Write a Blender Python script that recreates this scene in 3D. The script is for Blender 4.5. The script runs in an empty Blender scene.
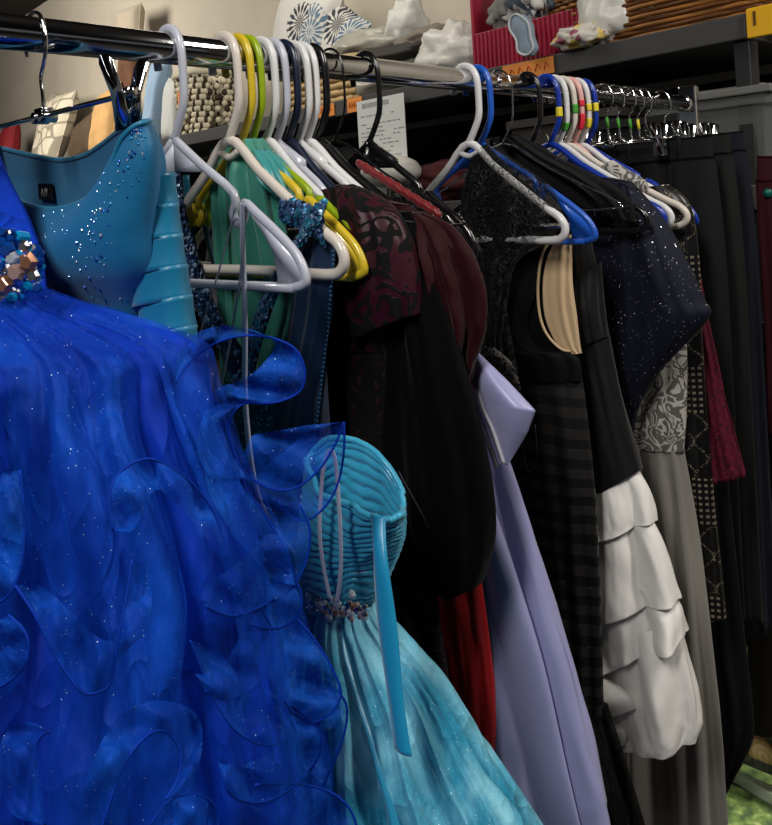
import bpy, math, random
from math import sin, cos, pi, sqrt, atan, atan2, hypot, exp
from mathutils import Vector, Matrix, noise
random.seed(7)
SC = bpy.context.scene
COL = SC.collection

# ------------------------------------------------------------------ camera, world, lights, exposure
FP = 820.0; SL = .06; RL = atan(SL); PX = 386.0; PY = 153 + 764*SL; ZC = 1.45
cd = bpy.data.cameras.new('camera'); cam = bpy.data.objects.new('camera', cd); COL.objects.link(cam)
cd.sensor_width = 36; cd.sensor_fit = 'AUTO'; cd.lens = FP/825*36
cd.shift_y = -(412.5-PY)/825
cd.clip_start = .02
cam.matrix_world = Matrix.Translation((0, 0, ZC)) @ Matrix.Rotation(RL, 4, 'Y') @ Matrix.Rotation(pi/2, 4, 'X')
SC.camera = cam
SC.view_settings.view_transform = 'Standard'; SC.view_settings.look = 'None'
SC.view_settings.gamma = 1; SC.view_settings.exposure = 0.0
try: SC.view_settings.use_curve_mapping = False
except Exception: pass
w = bpy.data.worlds.new('world'); SC.world = w; w.use_nodes = True
w.node_tree.nodes['Background'].inputs[0].default_value = (.9, .95, 1, 1)
w.node_tree.nodes['Background'].inputs[1].default_value = .09
def area(name, loc, target, size, power, colr, sy=None):
    l = bpy.data.lights.new(name, 'AREA'); l.energy = power; l.color = colr; l.size = size
    if sy: l.shape = 'RECTANGLE'; l.size_y = sy
    o = bpy.data.objects.new(name, l); COL.objects.link(o); o.location = loc
    o.rotation_euler = (Vector(target)-Vector(loc)).to_track_quat('-Z', 'Y').to_euler()
    return o
area('ceiling_lamp_key', (-.75, -.75, 2.95), (.3, 1.0, .9), .3, 40, (1, .97, .93), .9)
area('ceiling_lamp_right', (1.5, .1, 3.0), (.6, 1.2, .8), .3, 36, (1, .95, .88), .9)
area('ceiling_lamp_back', (-.7, 3.0, 3.2), (.2, 4.2, 1.6), .9, 26, (1, .93, .83), 1.6)
area('added_lamp_wall', (-3.2, 4.6, 3.2), (-2.2, 6.6, 1.8), 1.4, 120, (1, .93, .83), 1.6)  # added lamp, evens out the wall by lifting its dark left part

lr_ = area('added_lamp_corner', (1.9, 1.2, 3.2), (.98, 1.95, .1), .3, 8, (1, .95, .88)); lr_.data.spread = .5  # added narrow lamp, brightens only the low white rack and printed box
# ------------------------------------------------------------------ picture <-> place
def ray(px, py):
    u = (px-PX)/FP; v = (PY-py)/FP
    return (u*cos(RL)+v*sin(RL), 1., -u*sin(RL)+v*cos(RL))
def P(px, py, Y):
    d = ray(px, py); return Vector((d[0]*Y, Y, d[2]*Y+ZC))
A = P(0, 31, .776)                       # a point on the rail's axis
_v = ray(1150, 153); _L = hypot(_v[0], 1)
D = (_v[0]/_L, 1/_L); N = (D[1], -D[0])   # along the rail; across it (along each hanger, towards the viewer)
RZ = atan2(N[1], N[0]); ZR = A[2]
def rod(px):
    lo, hi = -.7, 3
    for _ in range(50):
        m = (lo+hi)/2; X = A[0]+D[0]*m; Y = A[1]+D[1]*m
        x = PX+FP*(X*cos(RL)-(ZR-ZC)*sin(RL))/Y
        if x < px: lo = m
        else: hi = m
    return Vector((X, Y, ZR))
def az(hook, p, y=0):                     # point in the hanging plane of the hook: (across, along, height)
    R = rod(hook); X = R[0]+D[0]*y; Y = R[1]+D[1]*y; d = ray(*p)
    t = (X*D[0]+Y*D[1])/(d[0]*D[0]+d[1]*D[1])
    return Vector(((t*d[0]-X)*N[0]+(t-Y)*N[1], y, t*d[2]+ZC-ZR))

# ------------------------------------------------------------------ mesh helpers
class MB:
    def __init__(s): s.v = []; s.f = []; s.m = []
    def add(s, vs, fs, mi=0):
        o = len(s.v); s.v += [tuple(q) for q in vs]; s.f += [tuple(i+o for i in f) for f in fs]; s.m += [mi]*len(fs)
        return s
    def grid(s, rows, closed=False, mi=0):
        o = len(s.v); n = len(rows[0])
        for r in rows: s.v += [tuple(q) for q in r]
        for i in range(len(rows)-1):
            for j in range(n if closed else n-1):
                k = (j+1) % n
                s.f.append((o+i*n+j, o+i*n+k, o+(i+1)*n+k, o+(i+1)*n+j)); s.m.append(mi)
        return s
    def box(s, c, d, rz=0, mi=0, ax=None):
        vs = []
        for k in range(8):
            x, y, z = [(1 if k >> b & 1 else -1)*d[b]/2 for b in range(3)]
            vs.append((c[0]+x*cos(rz)-y*sin(rz), c[1]+x*sin(rz)+y*cos(rz), c[2]+z))
        return s.add(vs, [(0,2,3,1),(4,5,7,6),(0,1,5,4),(2,6,7,3),(0,4,6,2),(1,3,7,5)], mi)
    def tube(s, pts, r, n=8, sm=0, closed=False, mi=0, flat=1, up=None):
        pts = [Vector(p) for p in pts]
        if sm: pts = smooth(pts, sm, closed)
        L = len(pts); rr = r if isinstance(r, (list, tuple)) else None
        rows = []; prev = Vector(up) if up else None
        for i, p in enumerate(pts):
            if closed: t = pts[(i+1) % L]-pts[i-1]
            else: t = pts[min(i+1, L-1)]-pts[max(i-1, 0)]
            if t.length < 1e-9: t = Vector((0, 0, 1))
            t.normalize()
            if prev is None: prev = Vector((0, 0, 1)) if abs(t.z) < .9 else Vector((1, 0, 0))
            a = prev-t*prev.dot(t)
            if a.length < 1e-6: a = t.orthogonal()
            a.normalize(); b = t.cross(a); prev = a
            if rr:
                q = i/(L-1)*(len(rr)-1); k = min(int(q), len(rr)-2); R = rr[k]+(rr[k+1]-rr[k])*(q-k)
            else: R = r
            rows.append([p+a*cos(2*pi*j/n)*R+b*sin(2*pi*j/n)*R*flat for j in range(n)])
        if closed: rows.append(rows[0])
        s.grid(rows, True, mi)
        if not closed:
            o = len(s.v); s.v += [tuple(pts[0]), tuple(pts[-1])]
            b0 = o-len(rows)*n; b1 = o-n
            for j in range(n):
                s.f.append((b0+(j+1) % n, b0+j, o)); s.f.append((b1+j, b1+(j+1) % n, o+1)); s.m += [mi, mi]
        return s
    def ball(s, c, r, nu=10, nv=6, mi=0):
        r = r if isinstance(r, (list, tuple)) else (r, r, r)
        rows = [[(c[0]+r[0]*sin(pi*i/nv)*cos(2*pi*j/nu), c[1]+r[1]*sin(pi*i/nv)*sin(2*pi*j/nu), c[2]+r[2]*cos(pi*i/nv)) for j in range(nu)] for i in range(nv+1)]
        return s.grid(rows, True, mi)
    def plate(s, poly, th, mi=0):             # polygon in the (across, height) plane, given thickness along the rail
        n = len(poly); h = th/2
        vs = [(a, -h, z) for a, z in poly]+[(a, h, z) for a, z in poly]
        return s.add(vs, [tuple(range(n)), tuple(range(2*n-1, n-1, -1))]+[(i, i+n, (i+1) % n+n, (i+1) % n) for i in range(n)], mi)
def cr(a, b, c, d, t):
    return (2*b+(c-a)*t+(2*a-5*b+4*c-d)*t*t+(3*b-a-3*c+d)*t**3)*.5
def smooth(pts, k, closed=False):
    out = []; n = len(pts)
    for i in range(n if closed else n-1):
        g = (lambda j: pts[j % n]) if closed else (lambda j: pts[max(0, min(n-1, j))])
        for t in range(k): out.append(cr(g(i-1), g(i), g(i+1), g(i+2), t/k))
    if not closed: out.append(pts[-1])
    return out
def fbm(x, y=0, z=0, o=3):
    return noise.fractal(Vector((x, y, z)), 1.0, 2.0, o)

def tag(o, label=None, cat=None, group=None, kind=None):
    if label: o['label'] = label
    if cat: o['category'] = cat
    if group: o['group'] = group
    if kind: o['kind'] = kind
    return o
def obj(name, mb, mats, parent=None, flat=False, solid=0, sub=0, bev=0):
    me = bpy.data.meshes.new(name); off = Vector((0, 0, 0)); inv = None
    me.from_pydata([tuple(q) for q in mb.v], [], mb.f); me.update()
    if not isinstance(mats, (list, tuple)): mats = [mats]
    for m in mats: me.materials.append(m)
    me.polygons.foreach_set('material_index', [min(i, len(mats)-1) for i in mb.m])
    me.polygons.foreach_set('use_smooth', [not flat]*len(me.polygons))
    o = bpy.data.objects.new(name, me); COL.objects.link(o)
    if parent: o.parent = parent
    if bev:
        b = o.modifiers.new('b', 'BEVEL'); b.width = bev; b.segments = 2; b.limit_method = 'ANGLE'
    if solid:
        b = o.modifiers.new('s', 'SOLIDIFY'); b.thickness = solid; b.offset = 0
    if sub:
        b = o.modifiers.new('u', 'SUBSURF'); b.levels = sub; b.render_levels = sub
    return o
def thing(name, label, cat, loc=(0, 0, 0), rz=0, group=None):
    e = bpy.data.objects.new(name, None); COL.objects.link(e); e.location = loc; e.rotation_euler = (0, 0, rz)
    e.empty_display_size = .05
    return tag(e, label, cat, group)
def hung(name, label, cat, hook, group=None):      # frame of a garment or hanger: x across, y along the rail, z up from its axis
    return thing(name, label, cat, rod(hook), RZ, group)
def struct(name, mb, m, **k): return tag(obj(name, mb, m, **k), kind='structure')

# ------------------------------------------------------------------ materials
def C(r, g, b):                                  # sRGB 0..255 to linear
    f = lambda c: ((c/255+.055)/1.055)**2.4 if c > 10 else c/255/12.92
    return (f(r), f(g), f(b), 1)
MATS = {}
class NT:
    def __init__(s, name):
        s.m = bpy.data.materials.new(name); s.m.use_nodes = True; s.t = s.m.node_tree
        s.b = s.t.nodes['Principled BSDF']; s.tc = s.n('ShaderNodeTexCoord')
    def n(s, t, **k):
        x = s.t.nodes.new(t)
        for a, v in k.items(): setattr(x, a, v)
        return x
    def l(s, a, b): s.t.links.new(a, b)
    def set(s, **k):
        for a, v in k.items(): s.b.inputs[a.replace('_', ' ')].default_value = v
    def mapping(s, scale=(1, 1, 1), rot=(0, 0, 0)):
        mp = s.n('ShaderNodeMapping'); mp.inputs['Scale'].default_value = scale; mp.inputs['Rotation'].default_value = rot
        s.l(s.tc.outputs['Object'], mp.inputs[0]); return mp.outputs[0]
    def noise(s, scale, vec=None, detail=3, dist=0, rough=.5):
        x = s.n('ShaderNodeTexNoise'); x.inputs['Scale'].default_value = scale; x.inputs['Detail'].default_value = detail
        x.inputs['Distortion'].default_value = dist; x.inputs['Roughness'].default_value = rough
        s.l(vec or s.tc.outputs['Object'], x.inputs['Vector']); return x.outputs['Fac']
    def voro(s, scale, vec=None, feature='F1', out='Distance', rand=1):
        x = s.n('ShaderNodeTexVoronoi', feature=feature); x.inputs['Scale'].default_value = scale
        x.inputs['Randomness'].default_value = rand
        s.l(vec or s.tc.outputs['Object'], x.inputs['Vector']); return x.outputs[out]
    def wave(s, scale, dist=0, vec=None, dr='Z', det=2):
        x = s.n('ShaderNodeTexWave', bands_direction=dr); x.inputs['Scale'].default_value = scale
        x.inputs['Distortion'].default_value = dist; x.inputs['Detail'].default_value = det
        s.l(vec or s.tc.outputs['Object'], x.inputs['Vector']); return x.outputs['Fac']
    def ramp(s, fac, stops, const=False):
        r = s.n('ShaderNodeValToRGB'); e = r.color_ramp
        if const: e.interpolation = 'CONSTANT'
        while len(e.elements) < len(stops): e.elements.new(.5)
        for q, (p, c) in zip(e.elements, stops):
            q.position = p; q.color = c if isinstance(c, (tuple, list)) else (c, c, c, 1)
        s.l(fac, r.inputs[0]); return r.outputs[0]
    def math(s, op, a, b=None, c=None):
        x = s.n('ShaderNodeMath', operation=op)
        for i, q in enumerate((a, b, c)):
            if q is None: continue
            if isinstance(q, (int, float)): x.inputs[i].default_value = q
            else: s.l(q, x.inputs[i])
        return x.outputs[0]
    def mix(s, fac, a, b):
        x = s.n('ShaderNodeMix', data_type='RGBA')
        for i, q in ((0, fac), (6, a), (7, b)):
            if isinstance(q, (tuple, list, float, int)): x.inputs[i].default_value = q
            else: s.l(q, x.inputs[i])
        return x.outputs[2]
    def col(s, c): s.l(c, s.b.inputs['Base Color'])
    def bump(s, h, strength=.3, dist=.002):
        x = s.n('ShaderNodeBump'); x.inputs['Strength'].default_value = strength; x.inputs['Distance'].default_value = dist
        s.l(h, x.inputs['Height']); s.l(x.outputs[0], s.b.inputs['Normal'])
    def xyz(s):
        x = s.n('ShaderNodeSeparateXYZ'); s.l(s.tc.outputs['Object'], x.inputs[0]); return x.outputs
def plain(name, c, rough=.5, metal=0, spec=.5, coat=0, sheen=0, trans=0, ior=1.45, alpha=1, vary=0, weave=0, bump=0, bs=60, aniso=0):
    if name in MATS: return MATS[name]
    t = NT(name); t.set(Base_Color=c, Roughness=rough, Metallic=metal, IOR=ior, Alpha=alpha)
    t.b.inputs['Specular IOR Level'].default_value = spec; t.b.inputs['Coat Weight'].default_value = coat
    t.b.inputs['Sheen Weight'].default_value = sheen; t.b.inputs['Transmission Weight'].default_value = trans
    if vary:
        f = t.noise(9, detail=4); d = tuple(q*(1-vary) for q in c[:3])+(1,); e = tuple(min(1, q*(1+vary)) for q in c[:3])+(1,)
        t.col(t.ramp(f, [(.3, d), (.7, e)]))
    if weave: t.bump(t.noise(weave, detail=1), .25, .0006)
    elif bump: t.bump(t.noise(bs, detail=4), bump, .003)
    MATS[name] = t.m; return t.m
def satin(name, c, rough=.32, fine=70, stretch=(1, 1, .15), bump=.25, sheen=.2):
    t = NT(name); t.set(Base_Color=c, Roughness=rough); t.b.inputs['Sheen Weight'].default_value = sheen
    t.b.inputs['Anisotropic'].default_value = .3
    t.bump(t.noise(fine, t.mapping(stretch), detail=3), bump, .002); return t.m
GLS = 620
def ridges(t, scale, st, fine):
    a = t.noise(scale, t.mapping((1, 1, .35)), detail=2, dist=1.5); r_ = t.math('ABSOLUTE', t.math('SUBTRACT', a, .5))
    b = t.noise(scale*2.3, t.mapping((1, 1, .4), (.3, .4, .9)), detail=2, dist=1.0); q_ = t.math('ABSOLUTE', t.math('SUBTRACT', b, .5))
    h = t.math('ADD', t.math('POWER', t.math('SUBTRACT', 1.0, t.math('MULTIPLY', r_, 2.0)), 9.0), t.math('MULTIPLY', t.math('POWER', t.math('SUBTRACT', 1.0, t.math('MULTIPLY', q_, 2.0)), 9.0), .5))
    h = t.math('ADD', h, t.math('MULTIPLY', t.noise(fine, t.mapping((1, 1, .3)), detail=4), .6)); t.bump(h, st, .012)
def tulle(name, c, c2, a0, a1, glitter=.0, scale=900):
    t = NT(name); t.set(Roughness=.6)
    f = t.noise(14, t.mapping((1, 1, .35)), detail=5, dist=1.2)
    mesh = t.voro(scale, feature='DISTANCE_TO_EDGE')
    t.col(t.ramp(f, [(.35, c), (.68, c2)]))
    al = t.ramp(f, [(.3, a0), (.7, a1)])
    al = t.math('ADD', al, t.math('MULTIPLY', t.math('LESS_THAN', mesh, .06), .18))
    g = t.voro(GLS, out='Color'); gs = t.n('ShaderNodeSeparateColor'); t.l(g, gs.inputs[0])
    if glitter:
        sp = t.math('GREATER_THAN', gs.outputs[0], 1-glitter); near = t.math('LESS_THAN', t.voro(GLS), .22)
        sp = t.math('MULTIPLY', sp, near); al = t.math('MAXIMUM', al, sp)
        t.l(sp, t.b.inputs['Metallic'])
        t.col(t.mix(sp, t.ramp(f, [(.35, c), (.68, c2)]), (.75, .9, 1, 1)))
    al = t.math('MINIMUM', al, 1.0); t.l(al, t.b.inputs['Alpha'])
    t.b.inputs['Sheen Weight'].default_value = .5; t.b.inputs['Sheen Tint'].default_value = c2
    t.b.inputs['Specular IOR Level'].default_value = .2
    ridges(t, 9, .4, 80); return t.m
def speckle(name, base, spark, scale, thr, rough=.5, size=.3, metal=.9):
    t = NT(name); t.set(Roughness=rough); t.b.inputs['Specular IOR Level'].default_value = .3
    x = t.n('ShaderNodeTexVoronoi'); x.inputs['Scale'].default_value = scale; t.l(t.tc.outputs['Object'], x.inputs['Vector'])
    gs = t.n('ShaderNodeSeparateColor'); t.l(x.outputs['Color'], gs.inputs[0])
    sp = t.math('MULTIPLY', t.math('GREATER_THAN', gs.outputs[0], thr), t.math('LESS_THAN', x.outputs['Distance'], size))
    t.col(t.mix(sp, base, spark)); t.l(t.math('MULTIPLY', sp, metal), t.b.inputs['Metallic'])
    t.l(t.ramp(sp, [(0, rough), (1, .2)]), t.b.inputs['Roughness']); t.bump(sp, .6, .002); return t.m
def swirl(name, ca, cb, scale=26, lo=.5, hi=.53, ra=.5, rb=.8, dist=2.5, sheen=0, bump=.5, mu=5.0):
    t = NT(name); f = t.noise(scale, detail=1.5, dist=dist)
    ring = t.math('ABSOLUTE', t.math('SUBTRACT', t.math('FRACT', t.math('MULTIPLY', f, mu)), .5))
    m = t.ramp(ring, [(lo*.5, 0.0), (hi*.5, 1.0)]); t.col(t.mix(m, ca, cb))
    t.l(t.ramp(m, [(0, ra), (1, rb)]), t.b.inputs['Roughness'])
    t.b.inputs['Specular IOR Level'].default_value = .25
    if sheen: t.b.inputs['Sheen Weight'].default_value = sheen
    t.bump(m, bump, .0015); return t.m

M = {}
M['chrome'] = plain('chrome', (.62, .62, .63, 1), .09, 1)
M['chromedull'] = plain('steel', (.5, .5, .5, 1), .25, 1)
M['white'] = plain('white plastic', C(215, 214, 214), .3, coat=.3)
M['grey'] = plain('pearl grey plastic', C(186, 188, 200), .28, coat=.4)
M['beige'] = plain('cream plastic', C(212, 203, 192), .32, coat=.3)
M['yellow'] = plain('golden yellow plastic', C(205, 178, 40), .3, coat=.3)
M['lime'] = plain('lime plastic', C(140, 165, 18), .3, coat=.3)
M['navyp'] = plain('navy plastic', C(22, 30, 52), .3, coat=.3)
M['blue'] = plain('blue plastic', C(30, 86, 185), .28, coat=.4)
M['deepblue'] = plain('deep blue plastic', C(14, 50, 150), .28, coat=.4)
M['pink'] = plain('pink plastic', C(225, 170, 165), .3, coat=.3)
M['blackp'] = plain('black plastic', C(18, 18, 20), .22, coat=.5)
M['tg'] = plain('green tape', C(70, 150, 50), .5); M['ty'] = plain('yellow tape', C(225, 205, 50), .5)
M['tr'] = plain('red tape', C(215, 40, 60), .5)

# ------------------------------------------------------------------ the room
SD = Vector((.873+1.0, 2.0-4.2, 0)).normalized()      # along the shelving, towards the viewer
SN = Vector((-SD.y, SD.x, 0))                          # away from the viewer, into the wall
if SN.y < 0: SN = -SN
SRZ = atan2(SD.y, SD.x)
ZS = .4+ZC
def shelfpt(px, off=0):                                # point on the front top edge of the shelf seen at picture column px
    a = P(744, 13, 2.0); a.z = ZS
    lo, hi = -9.0, 3.0                                 # along SD from the corner
    for _ in range(50):
        m = (lo+hi)/2; q = a+SD*m+SN*off; x = PX+FP*(q.x*cos(RL)-(q.z-ZC)*sin(RL))/q.y
        if x < px: lo = m
        else: hi = m
    return q
wallc = shelfpt(744)+SN*.55
t = NT('wall paint'); t.set(Roughness=.8); t.col(t.ramp(t.noise(3, detail=5), [(.3, C(176, 168, 152)), (.75, C(190, 182, 166))])); t.bump(t.noise(180), .15, .002); M['wall'] = t.m
t = NT('floor concrete'); t.set(Roughness=.6); t.col(t.ramp(t.noise(4, detail=6), [(.3, C(52, 50, 48)), (.75, C(78, 74, 70))])); M['floor'] = t.m
M['ceil'] = plain('ceiling paint', C(40, 36, 34), .9, bump=.3)
M['trim'] = plain('baseboard paint', C(90, 86, 82), .6)
wb = MB(); c = wallc-SD*6.0; c.z = 1.7
wb.box(c+SN*.05, (24, .1, 3.4), SRZ); struct('wall_back', wb, M['wall'], flat=True)
bb = MB(); q = c-SN*.01; bb.box((q.x, q.y, .05), (24, .02, .1), SRZ); struct('baseboard_back', bb, M['trim'], flat=True)
fl = MB().box((-4, 4, -.05), (30, 30, .1)); struct('floor', fl, M['floor'], flat=True)
ce = MB().box((-4, 4, 3.45), (30, 30, .1)); struct('ceiling', ce, M['ceil'], flat=True)

# ------------------------------------------------------------------ the rail
rk = thing('clothing_rack', 'long chrome garment rail with end post, loaded with hangers', 'clothes rack', (rod(687).x, rod(687).y, 0), RZ)
rL = rod(687)
def rk_local(pts): return pts
Lr = 2.15
mb = MB().tube([(0, -Lr, ZR), (0, -Lr/2, ZR), (0, .01, ZR)], .0172, 24); obj('rail', mb, M['chrome'], rk)
obj('end_collar', MB().tube([(0, -Lr-.02, ZR), (0, -Lr+.03, ZR)], .021, 20), M['chrome'], rk)
obj('end_collar', MB().tube([(0, -.035, ZR), (0, 0, ZR)], .0195, 20), M['chrome'], rk)
for yy in (.012, -Lr-.01):
    mb = MB().box((0, yy, (ZR+.045)/2+.03), (.042, .024, ZR-.02)); obj('end_post', mb, M['chrome'], rk, flat=True, bev=.004)
    mb = MB().box((0, yy, .085), (.5, .03, .03)); obj('foot_bar', mb, M['chrome'], rk, flat=True, bev=.004)
    for s in (-1, 1):
        mb = MB().tube([(s*.22, yy-.012, .035), (s*.22, yy+.012, .035)], .034, 18); mb.box((s*.22, yy, .062), (.02, .034, .03)); obj('caster', mb, M['blackp'], rk)
mb = MB().tube([(0, -Lr, .1), (0, 0, .1)], .012, 12); obj('bottom_rail', mb, M['chrome'], rk)

# ------------------------------------------------------------------ hangers
HG = 'plastic and wire hangers along the rail'
def hook_pts(k=0):
    return [(-.024, 0, -.02), (-.0255, 0, -.004), (-.021, 0, .011), (-.009, 0, .0215), (.004, 0, .022), (.0165, 0, .014), (.0235, 0, -.004),
            (.0245, 0, -.036), (.0225, 0, -.06), (.013, 0, -.08), (0, 0, -.1)]
def hanger(hook, mat, style, label, name='plastic_hanger', tape=None, half=.207, r=.0052, rot=0, drop=0, group=HG):
    h = thing(name, label, 'clothes hanger', rod(hook)+Vector((0, 0, drop)), RZ+rot, group)
    hp = [Vector(p) for p in hook_pts()]
    obj('hook', MB().tube(hp, r, 10, 5, flat=.85), mat, h)
    k = half/.207
    b = MB()
    if style == 'lobed':
        for s in (-1, 1):
            top = [(0, -.1), (.05, -.133), (.103, -.166), (.1, -.186), (.106, -.197), (.117, -.192), (.12, -.176), (.14, -.188), (.17, -.208), (.196, -.229), (.207, -.25), (.2, -.257), (.18, -.26)]
            b.tube([(s*a*k, 0, z) for a, z in top], .0052, 8, 3, flat=.8)
            lobe = [(.122, -.178), (.15, -.194), (.18, -.214), (.2, -.234), (.207, -.25), (.2, -.257), (.182, -.261), (.165, -.259), (.168, -.25), (.163, -.225), (.148, -.206)]
            b.plate([(s*a*k, z) for a, z in lobe], .005)
            b.plate([(s*a, z) for a, z in [(0, -.096), (.05, -.128), (.05, -.14), (.02, -.138), (0, -.136)]], .004)
        b.tube([(-.19*k, 0, -.26), (0, 0, -.26), (.19*k, 0, -.26)], .005, 8)
    elif style == 'tube':
        out = [(0, -.1), (.06, -.14), (.12, -.178), (.17, -.208), (.197, -.223), (.207, -.239), (.199, -.252), (.175, -.256), (.1, -.254)]
        pts = [(a*k, 0, z) for a, z in out]+[(0, 0, -.253)]+[(-a*k, 0, z) for a, z in out[::-1][:-1]]
        b.tube(pts, r*1.1, 10, 4, closed=True, flat=.9)
        b.tube([(.02, 0, -.113), (0, 0, -.121), (-.02, 0, -.113)], r*.8, 8, 3)
    elif style == 'wire':
        pts = [(0, 0, -.1), (.09*k, 0, -.15), (.19*k, 0, -.2), (.205*k, 0, -.21), (.19*k, 0, -.216), (0, 0, -.216), (-.19*k, 0, -.216), (-.205*k, 0, -.21), (-.19*k, 0, -.2), (-.09*k, 0, -.15)]
        b.tube(pts, r, 6, 4, closed=True)
    obj('hanger_body', b, mat, h)
    fine = smooth(hp, 12)
    for tcol, z0, z1 in (tape or ()):
        seg = [p_ for i_, p_ in enumerate(fine) if i_ > 70 and z1 <= p_.z <= z0]
        if len(seg) > 1: obj('size_tape', MB().tube(seg, r*1.2, 10, flat=.9), M[tcol], h)
    return h
def clip_hanger(hook, label, half=.15, tape=None, zb=-.105, group='chrome clip hangers', name='clip_hanger', rot=0):
    h = thing(name, label, 'clip hanger', rod(hook), RZ+rot, group)
    hp = [(-.02, 0, -.018), (-.0225, 0, -.002), (-.016, 0, .0165), (0, 0, .0215), (.014, 0, .016), (.0215, 0, 0), (.022, 0, -.016), (.014, 0, -.032), (.007, 0, -.043), (.009, 0, zb+.02), (.009, 0, zb)]
    obj('hook', MB().tube(hp, .002, 8, 5), M['chrome'], h)
    obj('bar', MB().tube([(-half, 0, zb), (half, 0, zb)], .0026, 8), M['chrome'], h)
    if tape: obj('size_tape', MB().tube([(.0072, 0, -.046), (.009, 0, -.066)], .0032, 8), M[tape], h)
    b = MB().box((.009, 0, zb), (.018, .012, .014)); b.tube([(.001, -.008, zb-.002), (.001, .008, zb-.002)], .006, 10); b.tube([(.017, -.008, zb-.002), (.017, .008, zb-.002)], .006, 10)
    obj('swivel_block', b, M['chrome'], h, bev=.001)
    for s in (-1, 1):
        x = s*(half-.012); c = MB()
        for q in (-1, 1):
            poly = [(x-.011, zb+.026), (x-.007, zb+.032), (x+.007, zb+.032), (x+.011, zb+.026), (x+.009, zb), (x+.012, zb-.03), (x-.012, zb-.03), (x-.009, zb)]
            o = len(c.v); c.plate(poly, .0018)
            for i in range(o, len(c.v)):
                a, y, z = c.v[i]; c.v[i] = (a, y+q*(.004+max(0, (z-zb))*.32+(.004 if z > zb-.01 else 0)), z)
        c.tube([(x-.013, 0, zb+.001), (x+.013, 0, zb+.001)], .0055, 10)
        c.ball((x, 0, zb-.001), .007)
        obj('clip', c, M['chrome'], h)
    return h

H1 = hanger(169, M['grey'], 'lobed', 'pale grey notched hanger, the leftmost thick plastic one on the rail')
hanger(224, M['beige'], 'tube', 'cream tubular hanger carrying the blue sequinned straps', r=.0056, half=.183)
hanger(237, M['yellow'], 'lobed', 'golden yellow plastic hanger right beside the lime one', half=.192)
hanger(247, M['lime'], 'lobed', 'lime green plastic hanger behind the golden yellow one', half=.195)
hanger(261, M['white'], 'tube', 'white hanger directly behind the lime green one', half=.17)
hanger(272, M['grey'], 'lobed', 'pale hanger just before the navy one', half=.16)
hanger(283, M['navyp'], 'tube', 'navy hanger between pale hangers at the rail middle', half=.16)
hanger(294, M['white'], 'lobed', 'white notched hanger just behind the navy one', half=.175)
hanger(302, M['white'], 'tube', 'white hanger holding the burgundy velvet sleeve and red strap', half=.18)
hanger(312, M['blackp'], 'tube', 'black hanger hooked tight behind the white pair', half=.19)
hanger(330, M['blackp'], 'wire', 'thin black wire hanger left of the glossy black one', name='wire_hanger', r=.0018)
hanger(365, M['blackp'], 'lobed', 'glossy black plastic hanger standing alone in front of the paper list', r=.0042, half=.172)
hanger(465, M['white'], 'tube', 'white hanger carrying the black crochet lace top', r=.0056, half=.165)
hanger(477, M['blue'], 'lobed', 'bright blue hanger right behind the white one with black lace', half=.195)
hanger(499, M['chrome'], 'wire', 'silver wire hanger between the blue and the black hanger', name='wire_hanger', r=.0016)
hanger(527, M['blackp'], 'tube', 'black hanger left of the taped hangers', r=.0048)
hanger(546, M['deepblue'], 'tube', 'deep blue hanger with yellow tape, left end of the taped cluster', tape=[('ty', -.035, -.054)])
hanger(554, M['white'], 'tube', 'white hanger with green tape low on its hook', tape=[('tg', -.060, -.076)])
hanger(562, M['beige'], 'tube', 'cream hanger with green tape, carrying the grey lace strap', tape=[('tg', -.026, -.046)], half=.222)
hanger(569, M['pink'], 'tube', 'pink hanger with red tape', tape=[('tr', -.018, -.032), ('tr', -.044, -.072)], half=.17)
hanger(576, M['white'], 'tube', 'white hanger with yellow tape, right of the pink one', tape=[('ty', -.024, -.04), ('ty', -.052, -.07)])
hanger(583, M['deepblue'], 'lobed', 'deep blue hanger with yellow tape, right end of the taped cluster', tape=[('ty', -.022, -.04)], half=.205)
clip_hanger(35, 'chrome clip hanger gripping the teal strapless bodice', .176, zb=-.08)
for i, (px, tp, lb) in enumerate([(602, 'tg', 'chrome clip hanger with green tape nearest the taped plastic hangers'), (613, 'tg', 'second chrome clip hanger with green tape from the plastic hangers'),
        (625, 'tg', 'third chrome clip hanger with green tape from the plastic hangers'), (633, 'ty', 'chrome clip hanger with a yellow tape'), (641, None, 'untaped chrome clip hanger over the black trousers'),
        (660, None, 'chrome clip hanger closest to the end post')]):
    clip_hanger(px, lb, (.125, .09, .14, .105, .15, .12)[i], tp, (-.1, -.094, -.1, -.09, -.098, -.094)[i], rot=(0, .05, -.03, .08, 0, .1)[i])

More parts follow.
